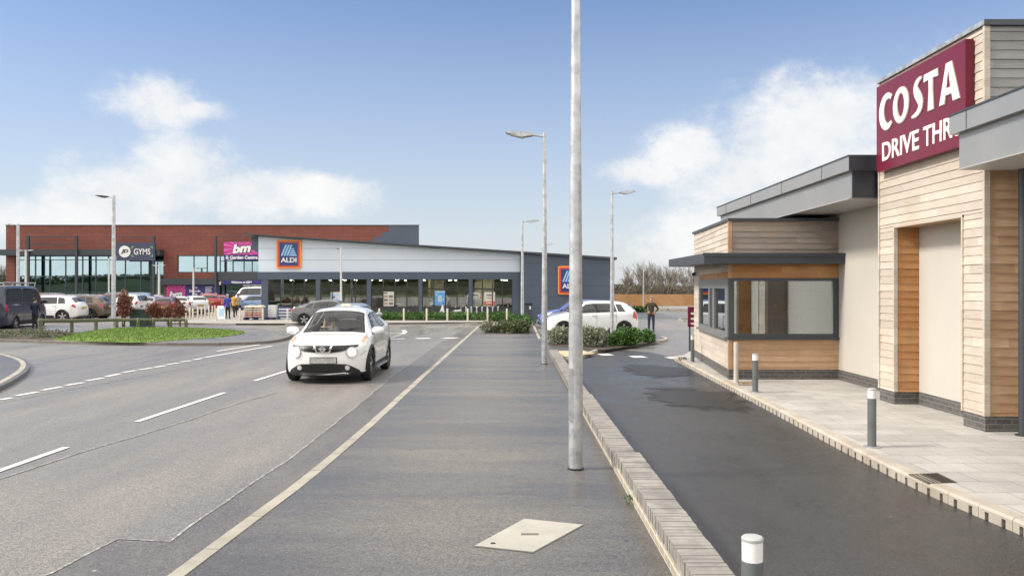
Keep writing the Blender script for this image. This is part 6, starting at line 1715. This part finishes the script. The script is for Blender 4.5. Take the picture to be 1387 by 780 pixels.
rows = [
 ('hatch', 52, 66, 8, PR, 'bright red hatchback in the second row right of the van roof'),
 ('suv', 77, 67, 0, PBRN, 'brown car in the second row behind the white sport utility car'),
 ('hatch', 104, 66, 180, PW, 'white hatchback in the second row above the dark red one'),
 ('fast', 130, 70, 180, PBLK, 'black saloon in the second row behind the brown sport utility car'),
 ('suv', 152, 66, 180, PMAR, 'maroon car in the second row left of the tall bush'),
 ('suv', 183, 64, 95, PW, 'white car with dark rear window showing above the green cabinet'),
 ('hatch', 205, 66, 100, PS, 'silver hatchback behind the dense bush'),
 ('hatch', 70, 80, 180, PW, 'white hatchback in the far row before the gym windows'),
 ('fast', 98, 82, 0, PS, 'silver saloon in the far row before the gym windows'),
 ('hatch', 127, 80, 180, PR, 'red hatchback in the far row before the gym windows'),
 ('suv', 152, 80, 180, PBLK, 'black car in the far row behind the tall lamp post'),
 ('suv', 178, 78, 184, PLBL, 'light blue people carrier behind the green cabinet'),
 ('fast', 208, 82, 180, PS, 'silver saloon in the far row below the gym sign'),
 ('hatch', 228, 62, 100, PMAR, 'maroon hatchback at the near end of the row beside the pale bollards'),
 ('hatch', 243, 65.5, 112, PW, 'white hatchback second in the row beside the pale bollards'),
 ('hatch', 263, 69, 125, PW, 'white hatchback third in the row, showing its side and wheel'),
 ('suv', 282, 72.5, 115, PR, 'red sport utility car fourth in the row beside the pale bollards'),
 ('hatch', 297, 78, 112, PR, 'small red hatchback at the far end of the row beside the bollards'),
]
for kd, px, Y, rz, pm, lb in rows: put(kd, {'hatch': HATCH, 'suv': SUV, 'fast': FAST}[kd], lb, pm, XA(px, Y), Y, R(rz), gc)
put('van', VAN, 'white van parked before the store entrance', PW, XA(350, 84), 84, R(180), None, name='parked_van')
put('hatch', HATCH, 'silver blue hatchback in front of the white van by the store entrance', PLBL, XA(344, 76), 76, R(180), gc)

# ================================================================== PEOPLE
SKINM = M('skin', (.42, .25, .18), .55, 0, .08, 9); JEANS = M('dark_jeans', (.022, .026, .055), .85, 0, .2, 12); TRSR = M('dark_trousers', (.018, .018, .022), .85, 0, .2, 12)
SHOE = M('dark_shoes', (.02, .018, .016), .6)
def person(name_label, loc, rz, hgt, top, legs, hair, pose='stand', hairlen=0, armskin=False, seated=False, group=None):
    """one continuous skinned figure facing local -y"""
    J = {'pelvis': (0, 0, .93, .125), 'waist': (0, 0, 1.08, .12), 'chest': (0, .01, 1.28, .15), 'collar': (0, .015, 1.42, .10), 'neck': (0, .005, 1.50, .052), 'jaw': (0, -.02, 1.565, .068), 'head': (0, -.005, 1.64, .092), 'crown': (0, .005, 1.705, .06), 'nose': (0, -.10, 1.61, .016)}
    E = [('pelvis', 'waist'), ('waist', 'chest'), ('chest', 'collar'), ('collar', 'neck'), ('neck', 'jaw'), ('jaw', 'head'), ('head', 'crown'), ('head', 'nose')]
    for s, n in ((1, 'l'), (-1, 'r')):
        stride = {'walk': .2 * s}.get(pose, 0)
        if seated:
            J['hip' + n] = (s * .09, -.02, .90, .10); J['knee' + n] = (s * .12, -.45, .95, .075); J['ank' + n] = (s * .11, -.66, .58, .05); J['toe' + n] = (s * .11, -.80, .52, .04)
        else:
            J['hip' + n] = (s * .095, 0, .86, .098); J['knee' + n] = (s * .11, -.02 - stride * .5, .48, .068); J['ank' + n] = (s * .115, .02 - stride, .085, .046); J['heel' + n] = (s * .115, .05 - stride, .04, .04); J['toe' + n] = (s * .135, -.13 - stride, .032, .036)
        J['sho' + n] = (s * .175, .015, 1.40, .075)
        if pose == 'hips': J['elb' + n] = (s * .36, .07, 1.16, .05); J['wri' + n] = (s * .20, -.06, 1.00, .036); hd = Vector((-s * .8, -.4, -.35))
        elif pose == 'front': J['elb' + n] = (s * .25, -.02, 1.14, .052); J['wri' + n] = (s * .14, -.20, 1.05, .036); hd = Vector((-s * .6, -.8, .1))
        elif seated: J['elb' + n] = (s * .23, -.20, 1.15, .05); J['wri' + n] = (s * .13, -.42, 1.25, .035); hd = Vector((0, -.5, .3))
        else: J['elb' + n] = (s * .235, .03 + stride * .3, 1.12, .05); J['wri' + n] = (s * .25, -.05 + stride * .6, .87, .036); hd = Vector((0, -.1, -1))
        hd.normalize(); w = Vector(J['wri' + n][:3]); pm_ = w + hd * .07; J['palm' + n] = (*pm_, .034)
        sd = hd.cross(Vector((s, 0, 0))); sd = sd.normalized() if sd.length > .1 else Vector((0, 1, 0))
        ch = [('pelvis', 'hip' + n), ('hip' + n, 'knee' + n), ('knee' + n, 'ank' + n), ('ank' + n, 'toe' + n), ('collar', 'sho' + n), ('sho' + n, 'elb' + n), ('elb' + n, 'wri' + n), ('wri' + n, 'palm' + n)]
        if not seated: ch.append(('ank' + n, 'heel' + n))
        for f, ln in enumerate((.07, .08, .085, .075)):
            o_ = sd * (f - 1.5) * .02; a = pm_ + hd * .035 + o_; b = a + hd * ln * .55 ; c_ = b + (hd * .8 + Vector((-s * .5, 0, 0))).normalized() * ln * .45
            J[f'f{f}a{n}'] = (*a, .010); J[f'f{f}b{n}'] = (*b, .009); J[f'f{f}c{n}'] = (*c_, .007); ch += [('palm' + n, f'f{f}a{n}'), (f'f{f}a{n}', f'f{f}b{n}'), (f'f{f}b{n}', f'f{f}c{n}')]
        a = w + hd * .035 - sd * .035; b = a + (hd * .8 - sd * .6).normalized() * .045; J['ta' + n] = (*a, .012); J['tb' + n] = (*b, .009); ch += [('wri' + n, 'ta' + n), ('ta' + n, 'tb' + n)]
        E += ch
    ks = list(J); me = bpy.data.meshes.new('sk'); me.from_pydata([J[q][:3] for q in ks], [(ks.index(a), ks.index(b)) for a, b in E], [])
    ob = bpy.data.objects.new('sk', me); COL.objects.link(ob); ob.modifiers.new('s', 'SKIN').use_smooth_shade = True
    for i, q in enumerate(ks): me.skin_vertices[0].data[i].radius = (J[q][3],) * 2
    for q, f in (('chest', (1.25, .82)), ('waist', (1.15, .85)), ('pelvis', (1.2, .9)), ('collar', (1.3, .8))): me.skin_vertices[0].data[ks.index(q)].radius = (J[q][3] * f[0], J[q][3] * f[1])
    me.skin_vertices[0].data[0].use_root = True
    sb = ob.modifiers.new('u', 'SUBSURF'); sb.levels = 2; sb.render_levels = 2
    bpy.context.view_layer.update(); m2 = bpy.data.meshes.new_from_object(ob.evaluated_get(bpy.context.evaluated_depsgraph_get())); bpy.data.objects.remove(ob)
    for m_ in (top, legs, SKINM, SHOE): m2.materials.append(m_)
    segs = []
    for a, b in E:
        m_ = 0
        base = b
        if base[:3] in ('hip', 'kne') or base[:3] == 'ank': m_ = 1
        if base[:3] in ('toe', 'hee'): m_ = 3
        if base[:4] in ('neck',) or base in ('jaw', 'head', 'crown', 'nose') or base[:4] == 'palm' or base[0] == 'f' or base[:2] in ('ta', 'tb'): m_ = 2
        segs.append((Vector(J[a][:3]), Vector(J[b][:3]), m_, J[b][3]))
    for p in m2.polygons:
        c = p.center; best = None
        for a, b, m_, rr in segs:
            tt = max(0, min(1, (c - a).dot(b - a) / max(1e-9, (b - a).length_squared))); d_ = (c - a.lerp(b, tt)).length - rr * .8
            if best is None or d_ < best[0]: best = (d_, m_)
        m_ = best[1]
        if not seated and m_ in (0, 1) and abs(c.x) < .2: m_ = 0 if c.z > .86 else 1
        p.material_index = m_; p.use_smooth = True
    o = bpy.data.objects.new('person', m2); COL.objects.link(o)
    tag(o, name_label, 'person', group)
    s_ = hgt / 1.76; o.location = loc; o.rotation_euler = (0, 0, rz); o.scale = (s_, s_, s_); WM[o.name] = Matrix.Identity(4)
    mb = MB(); vs = []
    n1, n2 = 16, 8; hc = Vector((0, .012, 1.655))
    for i in range(n2 + 1):
        ph = math.pi * .62 * i / n2
        for j in range(n1):
            a = 2 * math.pi * j / n1; f = 1.0 if math.sin(a) > -.1 else max(.3, 1 - (-.1 - math.sin(a)) * 1.2)
            q = ph * f; vs.append(hc + Vector((.092 * math.sin(q) * math.cos(a), .105 * math.sin(q) * math.sin(a), .108 * math.cos(q))))
    mb.add(vs, [(i * n1 + j, i * n1 + (j + 1) % n1, (i + 1) * n1 + (j + 1) % n1, (i + 1) * n1 + j) for i in range(n2) for j in range(n1)])
    if hairlen:
        for sx in (-1, 1):
            mb.tube(hc + Vector((sx * .072, -.02, .03)), hc + Vector((sx * .105, -.04, -hairlen)), .055, .05, 10)
        mb.tube(hc + Vector((0, .06, 0)), hc + Vector((0, .09, -hairlen)), .09, .09, 10)
    mb.build('hair', hair, o, smooth=True)
    return o
GREYH = M('grey_hair', (.38, .36, .34), .8); DARKH = M('dark_hair', (.025, .02, .016), .7); BLOND = M('blond_hair', (.66, .50, .28), .6, 0, .2, 20)
p = G(882, 450)
person('person in an olive jacket and dark trousers standing hands on hips in the car park', (p.x, p.y, 0), R(-5), 1.68, M('olive_jacket', (.045, .038, .018), .85, 0, .25, 10), JEANS, GREYH, 'hips')
person('person in navy clothes seen from behind beside the dark van', (XA(47.5, 41.6), 41.6, 0), R(172), 1.62, M('navy_jacket', (.014, .018, .045), .85, 0, .2, 10), TRSR, DARKH, 'front')
person('person in a bright blue jacket seen from behind on the paved forecourt', (XA(308.5, 53.5), 53.5, .1), R(185), 1.62, M('blue_jacket', (.03, .055, .33), .8, 0, .2, 10), TRSR, GREYH)
person('person in a mustard yellow coat walking towards the store entrance', (XA(317, 57), 57, .1), R(165), 1.62, M('yellow_coat', (.50, .28, .03), .8, 0, .2, 10), TRSR, DARKH, 'walk')
person('person in a pale grey top standing beside the store doors', (XA(322.5, 60), 60, .1), R(200), 1.6, M('grey_top', (.45, .43, .42), .8, 0, .2, 10), TRSR, DARKH, 'walk')
# driver: seated behind the wheel on the car's right
SH = JSCL
dp = Vector((JX - .36 * SH, JY + .22 * SH, -.27))
person('person with long blond hair sitting at the wheel of the white crossover', dp, R(0), 1.72, M('cream_top', (.55, .48, .42), .85, 0, .15, 10), TRSR, BLOND, 'stand', .26, seated=True)

# ================================================================== SKY, SUN, CAMERA
SUN_AZ, SUN_EL = -97.0, 41.0      # compass-style: 0 = +Y, 90 = +X
w = bpy.data.worlds.new('World'); SC.world = w; w.use_nodes = True; nt = w.node_tree
bg = nt.nodes['Background']; bg.inputs['Strength'].default_value = .1
sk = nt.nodes.new('ShaderNodeTexSky'); sk.sky_type = 'NISHITA'; sk.sun_disc = False
sk.sun_elevation = R(SUN_EL); sk.sun_rotation = R(SUN_AZ % 360); sk.air_density = 1.0; sk.dust_density = .6; sk.ozone_density = 2.2; sk.altitude = 50
geo = N(nt, 'ShaderNodeTexCoord').outputs['Generated']
nv = N(nt, 'ShaderNodeVectorMath'); nv.operation = 'NORMALIZE'; L(nt, geo, nv.inputs[0]); dirv = nv.outputs[0]
sp = N(nt, 'ShaderNodeSeparateXYZ'); L(nt, dirv, sp.inputs[0])
az = math_(nt, 'ARCTAN2', sp.outputs[0], sp.outputs[1]); el = math_(nt, 'ARCSINE', sp.outputs[2])
ae = N(nt, 'ShaderNodeCombineXYZ'); L(nt, az, ae.inputs[0]); L(nt, el, ae.inputs[1])
# clouds live in the sky's own coordinates (compass bearing, height above the horizon)
wv = N(nt, 'ShaderNodeMapping'); wv.inputs['Scale'].default_value = (1, 1, 1.35); L(nt, dirv, wv.inputs[0])
n1 = noise(nt, wv.outputs[0], 7.0, 12, .66); n2 = noise(nt, wv.outputs[0], 26, 10, .68); n3 = noise(nt, wv.outputs[0], 3.0, 6, .6)
blobs = [(215, 140, 78, 36), (262, 148, 50, 18), (190, 262, 120, 60), (255, 228, 90, 52), (320, 262, 110, 46), (420, 262, 100, 34), (60, 300, 110, 30), (130, 285, 80, 40),
         (1110, 165, 130, 78), (1080, 205, 150, 85), (1000, 235, 120, 62), (935, 205, 75, 38), (880, 235, 70, 24), (960, 320, 120, 56), (1150, 300, 150, 130), (1260, 230, 160, 140)]
acc = None
for px, py, rx, ry in blobs:
    a0 = math.atan((px - CX) / F); e0 = math.atan((CY - py) / F * math.cos(a0))
    mp = N(nt, 'ShaderNodeMapping'); sx_, sy_ = F / rx, F / ry
    mp.inputs['Scale'].default_value = (sx_, sy_, 0); mp.inputs['Location'].default_value = (-a0 * sx_, -e0 * sy_, 0); L(nt, ae.outputs[0], mp.inputs[0])
    ln = N(nt, 'ShaderNodeVectorMath'); ln.operation = 'LENGTH'; L(nt, mp.outputs[0], ln.inputs[0])
    v = mrange(nt, ln.outputs['Value'], 0, 1.5, 1, 0, True)
    acc = v if acc is None else math_(nt, 'MAXIMUM', acc, v)
# unseen cloud beyond the surveyed sector, added bright to lift and whiten ambient light
away = math_(nt, 'MAXIMUM', mrange(nt, math_(nt, 'ABSOLUTE', az), .62, .95, 0, 1, True), mrange(nt, el, .42, .62, 0, .9, True))
rest = math_(nt, 'MULTIPLY', away, mrange(nt, n3, .34, .56, .5, 1.05))
acc = math_(nt, 'MAXIMUM', acc, rest)
brk = math_(nt, 'ADD', math_(nt, 'MULTIPLY', math_(nt, 'SUBTRACT', n1, .5), 2.3), math_(nt, 'MULTIPLY', math_(nt, 'SUBTRACT', n2, .5), 1.0))
dens = math_(nt, 'ADD', acc, math_(nt, 'MULTIPLY', brk, math_(nt, 'MULTIPLY', acc, 3.0, True)))
mask = mrange(nt, dens, .10, .98, 0, .94, True)
CLB = 3.75
cc = mix(nt, mrange(nt, n1, .35, .65, 0, 1), (.84 * CLB, .87 * CLB, .91 * CLB), (1.02 * CLB, 1.02 * CLB, 1.01 * CLB))
cc = mix(nt, away, cc, (7.4, 6.95, 6.4))
clear = mix(nt, 1.0, sk.outputs[0], (.44, .50, .59), 'MULTIPLY')
hz = math_(nt, 'POWER', mrange(nt, el, 0, .42, 1, 0), 1.45)
clear = mix(nt, math_(nt, 'MULTIPLY', hz, .88), clear, (2.9, 2.98, 3.1))
skc = mix(nt, mask, clear, cc)
L(nt, skc, bg.inputs['Color'])
sd = bpy.data.lights.new('sun', 'SUN'); sd.energy = 1.5; sd.angle = R(10); sd.color = (1, .93, .83)
so = bpy.data.objects.new('sun', sd); COL.objects.link(so)
a, e = R(SUN_AZ), R(SUN_EL); sv = Vector((math.sin(a) * math.cos(e), math.cos(a) * math.cos(e), math.sin(e)))
so.rotation_euler = (-sv).to_track_quat('-Z', 'Y').to_euler(); so.location = (-30, 0, 40)
cd = bpy.data.cameras.new('camera'); co = bpy.data.objects.new('camera', cd); COL.objects.link(co)
co.location = (0, 0, H); co.rotation_euler = (R(90), 0, 0); cd.sensor_width = 36; cd.lens = 36 * F / 1387; cd.clip_end = 3000; cd.clip_start = .1
SC.camera = co
SC.view_settings.view_transform = 'Standard'; SC.view_settings.look = 'None'; SC.view_settings.exposure = 1.38; SC.view_settings.gamma = 1
SC.cycles.max_bounces = 6; SC.cycles.transparent_max_bounces = 12; SC.cycles.caustics_reflective = False; SC.cycles.caustics_refractive = False
SC.cycles.sample_clamp_indirect = 6
